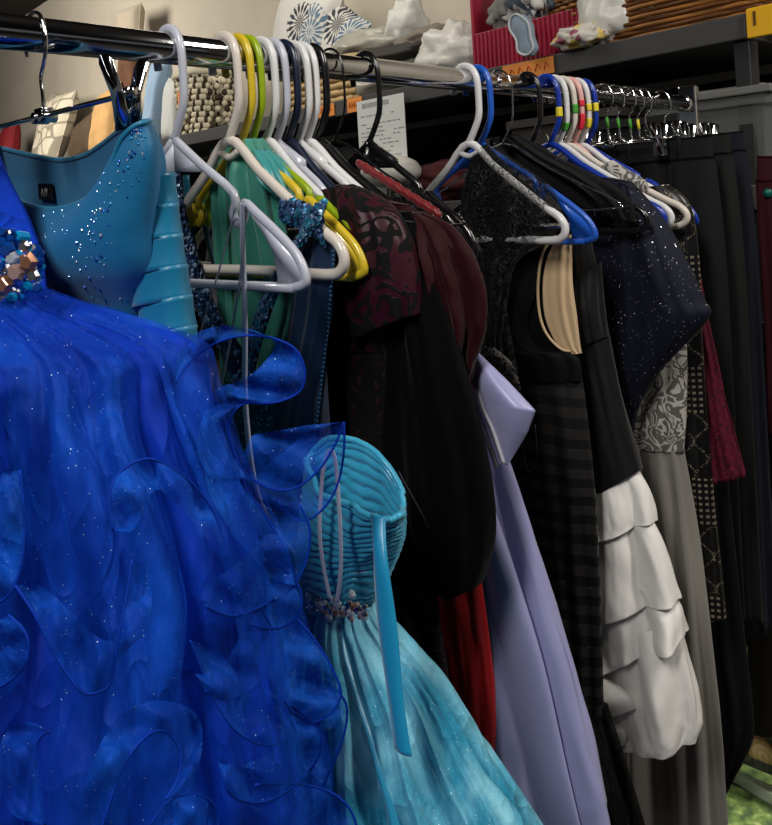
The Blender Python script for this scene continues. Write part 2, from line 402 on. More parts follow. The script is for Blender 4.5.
# ------------------------------------------------------------------ garments
def loft(rows, nseg=120, nv=70, folds=(), sq=.85, seed=0, cap=True, ztop=None, topring=None, extra=None):
    """rows: (L, R, t, y0, fold amplitude) top to bottom, L and R in the garment's frame; a closed sleeve of cloth"""
    namp = .5*max([abs(f_[1]) for f_ in folds]+[0])
    R_ = [(Vector(a), Vector(b), t, y, f) for a, b, t, y, f in rows]; n = len(R_)
    out = []; ring0 = []
    if topring:
        a, b, t, y, f = R_[0]; d = b-a; px = Vector((d.x, d.y, 0)).normalized(); pn = Vector((-px.y, px.x, 0))
        for j in range(nseg):
            th = 2*pi*j/nseg; sy = sin(th); ring0.append(a+d*((1+cos(th))/2)+pn*(abs(sy)**sq*(1 if sy > 0 else -1)*t+y))
    for i in range(nv+1):
        q = i/nv*(n-1); k = min(int(q), n-2); u = q-k
        g = lambda j: R_[max(0, min(n-1, j))]
        a, b, t, y, f = [cr(g(k-1)[c], g(k)[c], g(k+1)[c], g(k+2)[c], u) for c in range(5)]
        d = b-a; W = d.length/2; ring = []
        px = Vector((d.x, d.y, 0)); px = px.normalized() if px.length > 1e-6 else Vector((1, 0, 0)); pn = Vector((-px.y, px.x, 0))
        for j in range(nseg):
            th = 2*pi*j/nseg; cx = cos(th); sy = sin(th); ay = abs(sy)**sq*(1 if sy > 0 else -1)
            p = a+d*((1+cx)/2)+pn*(ay*t+y)
            dd = 0
            for (kf, am, ph, tw) in folds:
                dd += am*sin(kf*th+ph+tw*q+1.3*fbm(th*.7+seed, q*.35, seed))
            dd += namp*fbm(cx*3+seed, sy*3, q*.8+seed)
            p = p+(px*cx*.5+pn*sy)*dd*f
            if ztop and i/nv < ztop[1]:
                p.z += ztop[0](th)*(1-i/nv/ztop[1])
            if topring and i/nv < topring[1]: p = p+(topring[0][j]-ring0[j] if i else topring[0][j]-p)*(1-i/nv/topring[1])
            if extra: p = extra(p, th, q, i/nv)
            ring.append(p)
        out.append(ring)
    mb = MB().grid(out, True)
    if cap:
        for ring, fl in ((out[0], 0), (out[-1], 1)):
            o = len(mb.v); cc = sum(ring, Vector())/len(ring); mb.v.append(tuple(cc))
            b0 = 0 if not fl else o-nseg
            for j in range(nseg): mb.f.append((b0+j, b0+(j+1) % nseg, o)); mb.m.append(0)
    return mb
def rimring(hook, back, front, n, yb, yf):     # back rim right to left, then front rim left to right, as picture points
    def cv(pts, y):
        S = smooth([Vector((p_[0], p_[1], 0)) for p_ in pts], 8); o_ = []
        for k in range(n//2):
            u = (1-cos(pi*k/(n//2)))/2; q = u*(len(S)-1); i = min(int(q), len(S)-2); c_ = S[i].lerp(S[i+1], q-i)
            o_.append(az(hook, (c_.x, c_.y), y*sin(pi*max(.04, k/(n//2)))**.7))
        return o_
    return cv(back, yb)+cv(front, yf)
def G(hook, rows):                      # picture outline -> garment frame
    return [(az(hook, a), az(hook, b), t, y, f) for a, b, t, y, f in rows]
def path(hook, pts, y=0): return [az(hook, (p[0], p[1]), p[2] if len(p) > 2 else y) for p in pts]
def ribbon(pts, wd, k=6, cross=5, curl=0.0, mi=0, mb=None, wfn=None):   # flat band along a path, wd = half-width vector(s)
    pts = smooth([Vector(p) for p in pts], k); mb = mb or MB(); rows = []
    for i, p in enumerate(pts):
        t = i/(len(pts)-1); w_ = wd(t) if callable(wd) else Vector(wd)
        nn = Vector((0, -1, 0))
        rows.append([p+w_*(2*j/(cross-1)-1)+nn*curl*(1-(2*j/(cross-1)-1)**2) for j in range(cross)])
    return mb.grid(rows, mi=mi)
GG = 'garments hung on the rail'
F1 = ((5, .7, .3, .3), (9, .5, 1.1, .4), (14, .25, 2, -.3))
F2 = ((7, .8, 1.3, .2), (12, .5, .1, .5), (19, .25, 2, -.3))

# --- royal blue tulle gown (nearest) -------------------------------------------------------------
t = NT('royal blue tulle lining'); t.set(Roughness=.7)
f = t.noise(6, t.mapping((1, 1, .4)), detail=6, dist=.8)
t.col(t.ramp(f, [(.3, C(0, 30, 130)), (.7, C(2, 62, 195))])); t.b.inputs['Sheen Weight'].default_value = .4; t.b.inputs['Sheen Tint'].default_value = C(40, 90, 255)
t.b.inputs['Specular IOR Level'].default_value = .15
ridges(t, 7, .4, 60); M['royal'] = t.m
M['tul1'] = tulle('royal blue tulle', C(0, 46, 165), C(20, 98, 230), .16, .55, .03)
M['tul2'] = tulle('royal blue sheer ruffle', C(0, 52, 170), C(24, 108, 230), .2, .5, .03)
M['trimb'] = plain('royal blue horsehair edging', C(2, 50, 158), .6, spec=.15)
M['tealsat'] = satin('teal satin', C(8, 112, 150), .38)
GY = .62
gown = thing('ball_gown', 'royal blue tulle ball gown with jewelled waist and curled ruffles, nearest at left', 'dress', (P(40, 825, GY).x, GY, .02))
GO = Vector(gown.location)
def gp(px, py, Y=None): return P(px, py, Y or GY)-GO
grow = [(290, -95, 46, .03, .3), (305, -110, 80, .05, .5), (325, -130, 140, .07, .8), (350, -150, 188, .09, 1), (400, -165, 205, .1, 1.1), (480, -185, 238, .11, 1.2), (560, -200, 264, .12, 1.2),
        (640, -210, 276, .13, 1.3), (720, -220, 296, .135, 1.4), (825, -230, 315, .145, 1.4), (1100, -300, 400, .17, 1.5), (1950, -420, 520, .2, 1.6)]
def grows(dx, dt, fa): return [(gp(l-dx, y), gp(r+dx, y), t_+dt, 0, fa*f) for y, l, r, t_, f in grow]
obj('skirt', loft(grows(-6, -.01, .012), 260, 150, ((4, .8, .3, .35), (7, .8, 1.7, -.4), (13, .6, 0, .5), (23, .35, 1, .3), (41, .12, 0, .4)), sq=1, seed=3), M['royal'], gown)
obj('tulle_overlay', loft(grows(0, .006, .016), 260, 150, ((5, .8, 2.3, -.4), (9, .8, .7, .45), (17, .5, 0, .3), (29, .3, 1, -.3), (53, .12, 0, .5)), sq=1, seed=8, cap=False), M['tul1'], gown)
# bodice side and waistband of jewels
obj('bodice', loft([(gp(-110, 120, .68), gp(-12, 130, .68), .03, 0, .1), (gp(-110, 170, .68), gp(4, 176, .68), .045, 0, .1), (gp(-105, 215, .67), gp(24, 218, .67), .05, 0, .1), (gp(-100, 255, .65), gp(38, 255, .65), .045, 0, .1), (gp(-95, 297, .63), gp(46, 297, .63), .035, 0, .1)], 120, 40, [(k, a*.02, p, w_) for k, a, p, w_ in F1], sq=1), M['royal'], gown)
MJ = [plain('crystal clear gem', (.9, .92, .95, 1), .05, trans=.6, ior=1.7, coat=1), plain('sapphire gem', C(10, 70, 160), .06, coat=1, metal=.4), plain('amber gem', C(150, 104, 78), .08, coat=1, metal=.5),
      plain('silver setting', (.6, .6, .62, 1), .2, 1), plain('turquoise bead', C(0, 130, 190), .1, coat=1), plain('pale rose gem', C(170, 140, 135), .08, coat=1, metal=.3)]
def gem(mb, c, r, mi, n=6, k=1):
    rows = [[(c[0]+r*q*cos(2*pi*j/n), c[1]-d*r, c[2]+r*k*q*sin(2*pi*j/n)) for j in range(n)] for q, d in ((1, -.2), (1, .1), (.6, .55), (.02, .55))]
    mb.grid(rows, True, mi)
mb = MB()
for k in range(150):
    u = random.random(); v = random.random(); px = -20+u*62; top = 232+max(0, px-20)*.9; bot = 300-max(0, px-5)*.15+(-10 if px > 30 else 0); py = top+(bot-top)*v
    q = gp(px, py, .585+.0006*abs(px)); gem(mb, q, random.choice((.002, .003, .0045)), random.choice((1, 1, 4, 4, 3, 0)), 8)
for px, py, r, mi in ((28, 262, .0085, 2), (16, 273, .008, 5), (7, 250, .007, 1), (3, 285, .0085, 2), (33, 276, .006, 3), (12, 258, .006, 0), (24, 246, .005, 3), (38, 288, .004, 1)):
    gem(mb, gp(px, py, .578), r*.85, mi, 7 if mi != 2 else 5, 1.1)
obj('jewelled_waistband', mb, MJ, gown, flat=True)
def gy(px, py):
    k = 0
    while k < len(grow)-2 and grow[k+1][0] < py: k += 1
    a, b = grow[k], grow[k+1]; u = max(0, min(1, (py-a[0])/(b[0]-a[0])))
    l = a[1]+(b[1]-a[1])*u; r = a[2]+(b[2]-a[2])*u; T = a[3]+(b[3]-a[3])*u
    q = (2*px-l-r)/(r-l)
    return GY-(T+.03)*sqrt(max(0, 1-min(1, abs(q))**2))-.012
def ruffle(edge, anchor, full=True, ydip=0, wid=1, trimr=.0013, dy=.0, name='ruffle'):
    """edge = curled rim in picture columns/rows; the sheer cloth runs from the rim towards the anchors"""
    E = [Vector((p[0], p[1], p[2] if len(p) > 2 else 0)) for p in edge]; E = smooth(E, 6)
    Aa = smooth([Vector((p[0], p[1], p[2] if len(p) > 2 else 0)) for p in anchor], 6)
    n = len(E); rows = []; rim = []
    for i in range(n):
        q = i/(n-1)*(len(Aa)-1); k = min(int(q), len(Aa)-2); an = Aa[k].lerp(Aa[k+1], q-k)
        row = []
        for j in range(9):
            s = j/8; c = E[i].lerp(an, s*wid*(.04+.96*sin(pi*min(1, max(0, i/(n-1))))**.3)); Y = gy(c.x, c.y)-dy+c.z+.010*sin(pi*s)*sin(i*.45)
            row.append(gp(c.x, c.y, Y))
        rows.append(row); rim.append(row[0])
    o = obj(name, MB().grid(rows), M['tul2'], gown)
    t_ = MB().tube(rim, trimr*.7, 6); obj('edging', t_, M['trimb'], o)
    return o
ruffle([(176, 382), (190, 362), (212, 345), (240, 336), (272, 338), (296, 350), (305, 373), (298, 393), (272, 403), (243, 402)], [(170, 350), (188, 332), (205, 327), (228, 325), (258, 332), (275, 345), (262, 362), (245, 372), (225, 380), (210, 385)])
ruffle([(296, 350), (305, 373), (298, 393), (272, 403), (245, 401), (226, 408)], [(250, 352), (255, 366), (248, 375), (235, 382), (215, 385), (200, 392)], dy=-.006)
ruffle([(272, 403), (244, 404), (231, 418), (230, 440), (243, 470), (266, 487), (292, 489), (316, 473), (334, 447), (344, 422)], [(215, 395), (200, 405), (195, 430), (196, 455), (215, 480), (235, 470), (245, 445), (245, 430), (250, 426), (262, 426)])
ruffle([(344, 422), (344, 450), (339, 480), (328, 503), (310, 519), (293, 518), (278, 500)], [(290, 426), (285, 440), (275, 455), (262, 470), (250, 485), (245, 495), (240, 500)], dy=-.012)
ruffle([(300, 505), (310, 530), (306, 562), (290, 590), (262, 606), (232, 616), (205, 606)], [(255, 500), (255, 530), (250, 548), (240, 560), (225, 570), (210, 570), (195, 565)])
ruffle([(275, 560), (298, 585), (300, 612), (280, 628), (250, 625)], [(245, 560), (250, 580), (250, 590), (240, 595), (225, 598)])
ruffle([(298, 620), (315, 640), (332, 668), (341, 694), (330, 714), (312, 722), (293, 713), (284, 700)], [(270, 620), (275, 645), (280, 662), (285, 680), (280, 690), (268, 692), (255, 685), (250, 680)])
ruffle([(338, 690), (347, 708), (344, 735), (334, 762), (323, 786)], [(300, 680), (300, 705), (300, 725), (298, 745), (290, 765)], dy=-.012)
ruffle([(290, 705), (312, 722), (322, 742), (312, 768), (288, 790), (262, 802), (238, 799), (226, 786), (230, 764)], [(260, 690), (270, 720), (275, 740), (268, 752), (255, 760), (240, 765), (228, 762), (215, 755), (215, 745)])
ruffle([(255, 785), (290, 783), (325, 790), (347, 805), (357, 828), (357, 850)], [(240, 820), (265, 825), (285, 828), (300, 835), (305, 845), (300, 860)])
ruffle([(98, 840), (112, 795), (128, 758), (148, 735), (166, 732), (180, 750), (178, 778), (165, 800)], [(60, 830), (75, 790), (95, 750), (120, 715), (160, 700), (200, 715), (205, 760), (190, 800)])
ruffle([(-8, 690), (8, 682), (25, 665), (29, 645), (22, 628), (8, 615)], [(-20, 660), (-10, 655), (5, 648), (8, 640), (2, 630), (-10, 620)])
ruffle([(113, 530), (109, 500), (118, 474), (145, 459), (172, 468), (198, 490), (218, 522), (226, 560)], [(150, 540), (150, 520), (150, 500), (158, 490), (172, 500), (185, 515), (195, 540), (200, 570)])
ruffle([(132, 560), (126, 600), (118, 640), (112, 680), (98, 692), (80, 690), (55, 655), (35, 615), (15, 585)], [(165, 560), (160, 600), (150, 630), (130, 640), (105, 640), (90, 630), (75, 610), (60, 590), (45, 570)])
ruffle([(45, 825), (40, 790), (36, 750), (42, 735), (50, 732)], [(-5, 820), (-5, 780), (0, 745), (10, 725), (25, 715)])
ruffle([(-20, 560), (-5, 600), (12, 590), (22, 560), (24, 520), (20, 470)], [(-40, 540), (-30, 560), (-20, 550), (-15, 530), (-10, 500), (-10, 460)])
ruffle([(218, 420), (235, 470), (268, 520), (288, 555), (296, 585)], [(190, 440), (205, 490), (230, 530), (255, 565), (265, 590)])

for e_, a_ in (
    ([(255, 600), (272, 630), (270, 665), (250, 690), (225, 700), (205, 690)], [(220, 600), (235, 630), (232, 650), (220, 665), (200, 670), (180, 660)]),
    ([(190, 640), (202, 670), (214, 700), (235, 730), (262, 745), (285, 742)], [(225, 640), (235, 665), (245, 685), (260, 705), (275, 715), (290, 715)]),
    ([(150, 825), (170, 800), (200, 795), (218, 812), (215, 840)], [(160, 860), (178, 835), (195, 830), (200, 840), (200, 860)])):
    ruffle(e_, a_, dy=-.004, trimr=.0008)
# --- teal strapless bodice on the clip hanger -------------------------------------------------------
teal = hung('strapless_dress', 'teal strapless beaded dress clipped open above the royal blue skirt', 'dress', 35)
rows = G(35, [((-95, 150), (152, 140), .034, 0, .0), ((-92, 180), (161, 165), .04, 0, .0), ((-85, 215), (163, 195), .046, -.002, .05), ((-78, 245), (161, 232), .052, -.006, .1), ((-70, 275), (159, 268), .05, -.006, .1), ((-65, 310), (146, 305), .036, 0, .1), ((-62, 345), (140, 345), .03, .0, .15), ((-60, 420), (150, 420), .03, 0, .2)])
tr_ = rimring(35, [(150, 121), (134, 124), (118, 132), (104, 143), (85, 155), (62, 160), (35, 156), (5, 149), (-30, 140), (-70, 120), (-95, 100)],
    [(-95, 100), (-70, 140), (-40, 165), (-10, 178), (15, 199), (45, 209), (72, 206), (95, 193), (110, 170), (121, 141), (134, 127), (150, 121)], 160, .034, -.034)
obj('bodice', loft(rows, 160, 90, [(k, a*.012, p, w_) for k, a, p, w_ in F1], sq=.75, cap=False, topring=(tr_, .62)), satin('teal crepe', C(2, 104, 150), .5, 120, (1, 1, 1), .15), teal, solid=.0025)
o = teal.children[-1]
# piping along the rim, beads, label
me = o.data; rim = [Vector(v.co) for v in me.vertices[:160]]
obj('neckline_piping', MB().tube(rim, .0026, 8, closed=True), M['tealsat'], teal)
mb = MB(); vs = [Vector(v.co) for v in me.vertices]
for k in range(110):
    i = random.randint(4, 66); j = random.randint(84, 158); q = vs[i*160+j]
    gem(mb, q+Vector((0, -.0012, 0)), random.choice((.0005, .0007, .0012)), random.choice((0, 1, 1, 1, 4, 4)), 6)
for k in range(110):
    i = int(random.random()**1.2*66)+1; j = int(149-5*sin(i*.045)+random.gauss(0, 2)); q = vs[i*160+min(159, j)]
    gem(mb, q+Vector((0, -.0015, 0)), random.choice((.0007, .0011, .0016)), random.choice((1, 4, 1, 4, 0)), 6)
obj('bead_embroidery', mb, MJ, teal, flat=True)
lb = path(35, [(30, 205, .03), (60, 205, .03)]); c = az(35, (46, 190), .036)
mb = MB().add([c+Vector((-.018, 0, -.009)), c+Vector((.016, 0, -.012)), c+Vector((.016, 0, .006)), c+Vector((-.018, 0, .008))], [(0, 1, 2, 3)])
tl = obj('size_label', mb, plain('black label', C(8, 8, 10), .6), teal, solid=.0006, flat=True)
mb = MB()
for a0, a1 in (((-.008, -.006), (-.005, .004)), ((-.005, .004), (-.001, -.006)), ((-.001, -.006), (.003, .004)), ((.001, -.001), (.007, .003)), ((.007, .003), (.004, -.006))):
    mb.tube([c+Vector((a0[0], -.002, a0[1]-.002)), c+Vector((a1[0], -.002, a1[1]-.002))], .0005, 5)
obj('monogram', mb, plain('label thread', C(170, 170, 165), .6), tl)
# satin flounces down the side
mb = MB()
for k in range(6):
    y0 = 178+k*31; x0 = 152+k*3.2; rr = []
    for j in range(8):
        s = j/7; py = y0+s*31
        L = az(35, (x0-40+k*4, py+6)); R = az(35, (x0+10+3.5*s**2+k*.6, py-6+3*s)); ring = []
        for q in range(24):
            th = 2*pi*q/24; ring.append(L+(R-L)*((1+cos(th))/2)+Vector((0, .006+sin(th)*(.018+.0025*s*s)*(1+.06*sin(5*th+k)), 0)))
        rr.append(ring)
    mb.grid(rr, True)
obj('side_flounces', mb, M['tealsat'], teal, solid=.0012)
obj('skirt', loft(G(35, [((-60, 400), (185, 400), .04, .0, .3), ((-90, 600), (230, 600), .045, .005, 1), ((-120, 900), (260, 900), .05, .01, 1)]), 120, 40, [(k, a*.012, p, w_) for k, a, p, w_ in F2]), M['tealsat'], teal)

# --- turquoise gown with ruched bodice --------------------------------------------------------------
M['turq'] = satin('turquoise satin', C(52, 160, 196), .3, 90, (1, 1, .6), .3)
M['turqlin'] = satin('turquoise lining', C(30, 128, 165), .35, 60, (1, 1, .3), .3)
M['turqtul'] = tulle('turquoise glitter tulle', C(50, 168, 205), C(150, 218, 236), .4, .8, .08)
tq = hung('prom_dress', 'turquoise gown with ruched strapless bodice and pale tulle skirt, low behind the royal blue ruffles', 'dress', 172)
rows = G(172, [((302, 470), (402, 500), .03, 0, 0), ((302, 500), (401, 522), .03, 0, .2), ((304, 530), (397, 545), .03, 0, .3), ((306, 560), (386, 572), .03, 0, .3), ((308, 590), (374, 596), .026, 0, .2), ((309, 606), (365, 608), .022, 0, .1)])
def ruch(p, th, q, v):
    a = (.0011+.0008*fbm(cos(th)*3, sin(th)*3, v*9))*sin(v*120+2.5*cos(2*th)+7*fbm(cos(th)*1.5, sin(th)*1.5, v*2.5)); return p+Vector((cos(th)*a, sin(th)*a*1.4, 0))
tr2 = rimring(172, [(404, 512), (402, 495), (394, 478), (380, 458), (362, 444), (345, 438), (325, 440), (308, 458)], [(306, 460), (318, 490), (334, 500), (350, 505), (366, 515), (380, 519), (392, 519), (404, 514)], 120, .03, -.03)
bo = obj('bodice', loft(rows, 120, 130, [(k, a*.006, p, w_) for k, a, p, w_ in F1], sq=.9, cap=False, topring=(tr2, .5), extra=ruch), M['turq'], tq, solid=.002)
rim = [Vector(v.co) for v in bo.data.vertices[:120]]
obj('neckline_band', MB().tube(rim, .003, 8, closed=True), M['turq'], tq)
fo = [(k, a*.008, p, w_) for k, a, p, w_ in ((9, .8, 1.3, .2), (15, .7, .1, .3), (24, .5, 2, -.2), (39, .3, 0, .1), (61, .15, 1, .1))]
srow = [((306, 604), (370, 606), .025, 0, .3), ((302, 625), (378, 622), .032, 0, .8), ((298, 660), (404, 656), .045, 0, 1.2), ((290, 700), (434, 700), .056, 0, 1.6), ((280, 760), (466, 762), .07, 0, 2), ((265, 830), (504, 828), .082, 0, 2.4), ((220, 1000), (590, 1000), .12, 0, 3), ((150, 1250), (690, 1250), .15, 0, 3.5)]
obj('underskirt', loft(G(172, [(a, (b[0]-12*min(1, i/2), b[1]), t_*.8, y, f) for i, (a, b, t_, y, f) in enumerate(srow)]), 360, 110, fo, sq=1, seed=2), M['turqlin'], tq)
obj('tulle_skirt', loft(G(172, srow), 420, 110, [(k+1, a*.7, p+1, -w_) for k, a, p, w_ in fo], sq=1, seed=5, cap=False), M['turqtul'], tq)
mb = MB()
for k in range(75):
    px = 306+random.random()*60; py = 601+.13*(px-308)+random.gauss(0, 5)+3; q = az(172, (px, py), -.034)
    gem(mb, q, random.choice((.0022, .003, .004)), random.choice((0, 0, 2, 3, 5, 3)), 6)
obj('jewelled_belt', mb, MJ, tq, flat=True)
obj('hanging_sash', ribbon(path(172, [(378, 514, -.036), (381, 560, -.05), (387, 620, -.058), (394, 680, -.066), (404, 752, -.075)]), lambda t: Vector((.0088-.0015*sin(t*9), 0, .0)), 10, 7, .003), satin('turquoise sash', C(14, 132, 175), .34, 60, (1, 1, .1), .6), tq, solid=.001)
obj('sash_tail', ribbon(path(172, [(379, 520, -.034), (378, 580, -.047), (384, 640, -.056), (392, 700, -.064), (399, 750, -.072)]), lambda t: Vector((.004, 0, 0)), 10, 5, .001), M['turq'], tq, solid=.001)
M['ribw'] = satin('white satin ribbon', C(200, 205, 220), .3); M['ribc'] = plain('clear strap', C(170, 175, 195), .15, trans=.5, alpha=.75)
obj('hanger_loop', ribbon(path(172, [(330, 600, -.045), (320, 540, -.047), (322, 480, -.049), (328, 452, -.05), (334, 455, -.05), (338, 490, -.05), (341, 560, -.05), (337, 602, -.045)]), (.0022, 0, 0), 8, 3), M['ribw'], tq, solid=.0005)
obj('hanger_loop', ribbon(path(172, [(242, 203, -.008), (243, 250, -.008), (245, 320, -.01), (246, 412, -.012), (260, 500, -.012), (300, 560, -.01)]), (.0042, 0, 0), 8, 3, .001), M['ribw'], tq, solid=.0006)
obj('hanger_loop', ribbon(path(172, [(235, 208, -.01), (222, 260, -.011), (210, 300, -.012), (200, 335, -.012), (192, 375, -.012)]), (.0018, 0, .0008), 8, 3), M['ribc'], tq, solid=.0006)
obj('hanger_loop', ribbon(path(172, [(243, 203, -.012), (242, 260, -.013), (232, 330, -.013), (222, 380, -.013), (218, 395, -.013)]), (.0022, 0, .0008), 8, 3), M['ribc'], tq, solid=.0006)
obj('strap_end', MB().ball(az(172, (216, 385), -.016), (.006, .003, .009)), M['ribc'], tq)

# --- sequinned V dress on the cream hanger -----------------------------------------------------------
seq = hung('sequin_dress', 'blue dress with scale sequin halter straps and dark scalloped side on the cream hanger', 'dress', 229)
SQ = [plain('steel blue sequin', C(66, 98, 140), .32, .45), plain('navy sequin', C(30, 48, 82), .32, .45), plain('aqua sequin', C(42, 120, 150), .3, .4), plain('pale sequin', C(150, 180, 205), .2, .6)]
def sequins(ptsfn, nu, nv, r, seed, pal):
    mb = MB(); random.seed(seed)
    for i in range(nu):
        for j in range(nv):
            c, tx, tzv = ptsfn((i+.5)/nu, (j+(.5 if i % 2 else 0))/nv)
            nn = Vector((random.gauss(0, .3), -1, random.gauss(.25, .3))).normalized(); a = nn.cross(Vector((1, 0, 0))).normalized(); b = nn.cross(a)
            mb.add([c+nn*.0012]+[c+(a*cos(2*pi*k/7)+b*sin(2*pi*k/7))*r for k in range(7)], [(0, k+1, (k+1) % 7+1) for k in range(7)], random.choice(pal))
    return mb
def along(pts, k=8):
    S = smooth([Vector(p) for p in pts], k)
    def f(u):
        q = u*(len(S)-1); i = min(int(q), len(S)-2); return S[i].lerp(S[i+1], q-i)
    return f
cl = along(path(229, [(172, 176, -.01), (178, 215, -.015), (190, 260, -.02), (208, 310, -.024), (232, 350, -.026), (250, 400, -.028)]))
st = obj('strap', ribbon(path(229, [(172, 176, -.008), (178, 215, -.013), (190, 260, -.018), (208, 310, -.022), (232, 350, -.024), (250, 400, -.026)]), (.019, 0, .003), 8, 7, .004), plain('navy backing', C(20, 32, 60), .6), seq, solid=.001)
obj('sequins', sequins(lambda u, v: (cl(u)+Vector((.038*(v-.5), -.006*(1-(2*v-1)**2)-.001, .005*(v-.5))), 0, 0), 60, 9, .0034, 3, (0, 0, 1, 1, 1, 3)), SQ, st, flat=True)
cl2 = along(path(229, [(318, 207, -.008), (312, 225, -.014), (296, 250, -.016), (276, 285, -.018), (262, 320, -.02), (250, 360, -.024), (243, 400, -.026)]))
st = obj('strap', ribbon(path(229, [(318, 207, -.006), (312, 225, -.011), (296, 250, -.014), (276, 285, -.016), (262, 320, -.018), (250, 360, -.022), (243, 400, -.024)]), (.017, 0, .008), 8, 7, .004), plain('navy backing', C(20, 32, 60), .6), seq, solid=.001)
obj('sequins', sequins(lambda u, v: (cl2(u)+Vector((.034*(v-.5), -.006*(1-(2*v-1)**2)-.001, .016*(v-.5))), 0, 0), 56, 9, .0034, 4, (0, 0, 2, 2, 1, 3)), SQ, st, flat=True)
cp = along(path(229, [(283, 208, -.009), (296, 212, -.011), (310, 218, -.011), (325, 232, -.009)]))
obj('shoulder_sequins', sequins(lambda u, v: (cp(u)+Vector((0, -.006*sin(pi*v)+.000, .012-.028*v)), 0, 0), 16, 8, .0038, 5, (0, 0, 2, 1, 0)), SQ, seq, flat=True)
M['petrol'] = satin('petrol satin', C(5, 34, 66), .45, 60, (1, 1, .3), .2)
side = loft(G(229, [((300, 236), (334, 236), .006, .002, .1), ((292, 300), (331, 300), .007, .002, .3), ((284, 360), (322, 360), .01, .002, .3), ((270, 430), (312, 430), .012, .002, .4), ((230, 560), (330, 560), .014, .002, .6), ((200, 900), (360, 900), .016, .002, .6)]), 90, 60, [(k, a*.006, p, w_) for k, a, p, w_ in F1])
obj('side_panel', side, M['petrol'], seq)
mb = MB()
for k in range(44):
    u = k/43; py = 238+u*192; px = 333-3*u*(u < .3)-21*max(0, u-.15)**1.1
    mb.ball(az(229, (px, py), -.003), (.0028, .0016, .0026), 8, 5)
obj('scalloped_lace_edge', mb, plain('petrol lace', C(14, 60, 95), .5), seq)
obj('sequin_body', loft(G(229, [((190, 400), (285, 400), .014, 0, .3), ((185, 520), (300, 520), .016, 0, .3), ((180, 800), (320, 800), .018, 0, .5)]), 90, 40, [(k, a*.006, p, w_) for k, a, p, w_ in F1]), speckle('teal sequin cloth', C(6, 70, 85), (.4, .8, .9, 1), 300, .6), seq)

# --- green chiffon dress on the yellow and lime hangers ------------------------------------------------
t = NT('green chiffon'); t.set(Roughness=.5); t.col(t.ramp(t.noise(12, t.mapping((1, 1, .15)), detail=4), [(.35, C(14, 78, 72)), (.7, C(60, 150, 128))])); t.b.inputs['Sheen Weight'].default_value = .3
t.bump(t.noise(60, t.mapping((1, 1, .1)), detail=2), .5, .003); M['green'] = t.m
gr = hung('chiffon_dress', 'sea green chiffon dress draped over the yellow and lime hangers', 'dress', 247)
gf = [(k, a*.006, p, w_) for k, a, p, w_ in ((6, 1, .3, .1), (11, .8, 1.1, .2))]
obj('drape', loft(G(247, [((243, 140), (266, 138), .012, -.008, .5), ((240, 165), (280, 162), .018, -.01, 1), ((240, 200), (283, 196), .02, -.01, 1), ((242, 240), (288, 240), .016, -.006, 1), ((240, 300), (294, 300), .014, 0, 1), ((236, 360), (285, 360), .014, 0, 1), ((232, 460), (290, 460), .014, 0, 1), ((210, 800), (330, 800), .016, 0, 1)]), 90, 80, gf), M['green'], gr)
obj('drape', loft(G(247, [((216, 150), (232, 146), .008, -.004, .4), ((216, 190), (234, 188), .01, -.004, .6), ((219, 250), (235, 250), .01, -.002, .6), ((222, 330), (240, 330), .01, 0, .6), ((225, 420), (245, 420), .01, 0, .6)]), 60, 50, gf), M['green'], gr)
obj('shoulder_knot', loft(G(247, [((256, 148), (275, 150), .01, -.012, .5), ((262, 160), (292, 168), .014, -.014, 1), ((270, 176), (302, 190), .014, -.012, 1), ((278, 192), (310, 204), .008, -.008, .6)]), 60, 30, gf), satin('sea green satin', C(52, 140, 140), .35), gr)
obj('hanging_strap', ribbon(path(247, [(186, 175, 0), (192, 240, 0), (208, 300, 0), (230, 350, 0)]), (.008, 0, 0), 8, 5, .002), plain('dark teal satin', C(10, 70, 85), .4), gr, solid=.001)
obj('hanging_strap', ribbon(path(247, [(200, 185, .004), (206, 230, .004), (220, 280, .004), (236, 320, .004)]), (.006, 0, 0), 8, 5, .002), plain('dark teal satin', C(10, 70, 85), .4), gr, solid=.001)

# --- burgundy flocked dress ---------------------------------------------------------------------------
M['flock'] = swirl('burgundy cloth with black flocked scrolls', C(50, 10, 25), C(4, 3, 4), 24, .5, .56, .45, .9, 1.4, mu=3.4)
M['flockd'] = swirl('black and burgundy flocked cloth', C(3, 2, 3), C(34, 8, 14), 14, .80, .9, .95, .5, 2.2)
fk = hung('flocked_dress', 'long burgundy dress with black flocked scroll pattern and short sleeves', 'dress', 271)
cf = lambda s: [(k, a*s, p, w_) for k, a, p, w_ in F1]
obj('bodice', loft(G(271, [((300, 196), (352, 184), .012, 0, .2), ((302, 215), (380, 198), .02, 0, .5), ((304, 245), (398, 228), .024, 0, .6), ((306, 290), (402, 285), .024, 0, .6), ((308, 350), (404, 350), .022, 0, .6)]), 120, 50, cf(.006)), M['flock'], fk)
obj('sleeve', loft(G(271, [((345, 184), (366, 187), .012, -.012, .1), ((352, 196), (398, 206), .024, -.014, .3), ((352, 225), (415, 238), .03, -.014, .5), ((354, 262), (422, 268), .031, -.014, .5), ((358, 298), (425, 290), .029, -.014, .5), ((366, 338), (426, 312), .025, -.012, .5)]), 120, 50, cf(.006)), M['flock'], fk)
obj('skirt', loft(G(271, [((306, 330), (402, 330), .022, .002, .6), ((312, 420), (405, 420), .024, 0, 1), ((330, 520), (415, 520), .026, 0, 1.2), ((350, 600), (432, 600), .028, 0, 1.5), ((360, 680), (446, 690), .03, 0, 1.5), ((360, 850), (470, 850), .03, 0, 1.5), ((350, 1100), (500, 1100), .03, 0, 1.5)]), 140, 90, cf(.008), seed=4), M['flockd'], fk)

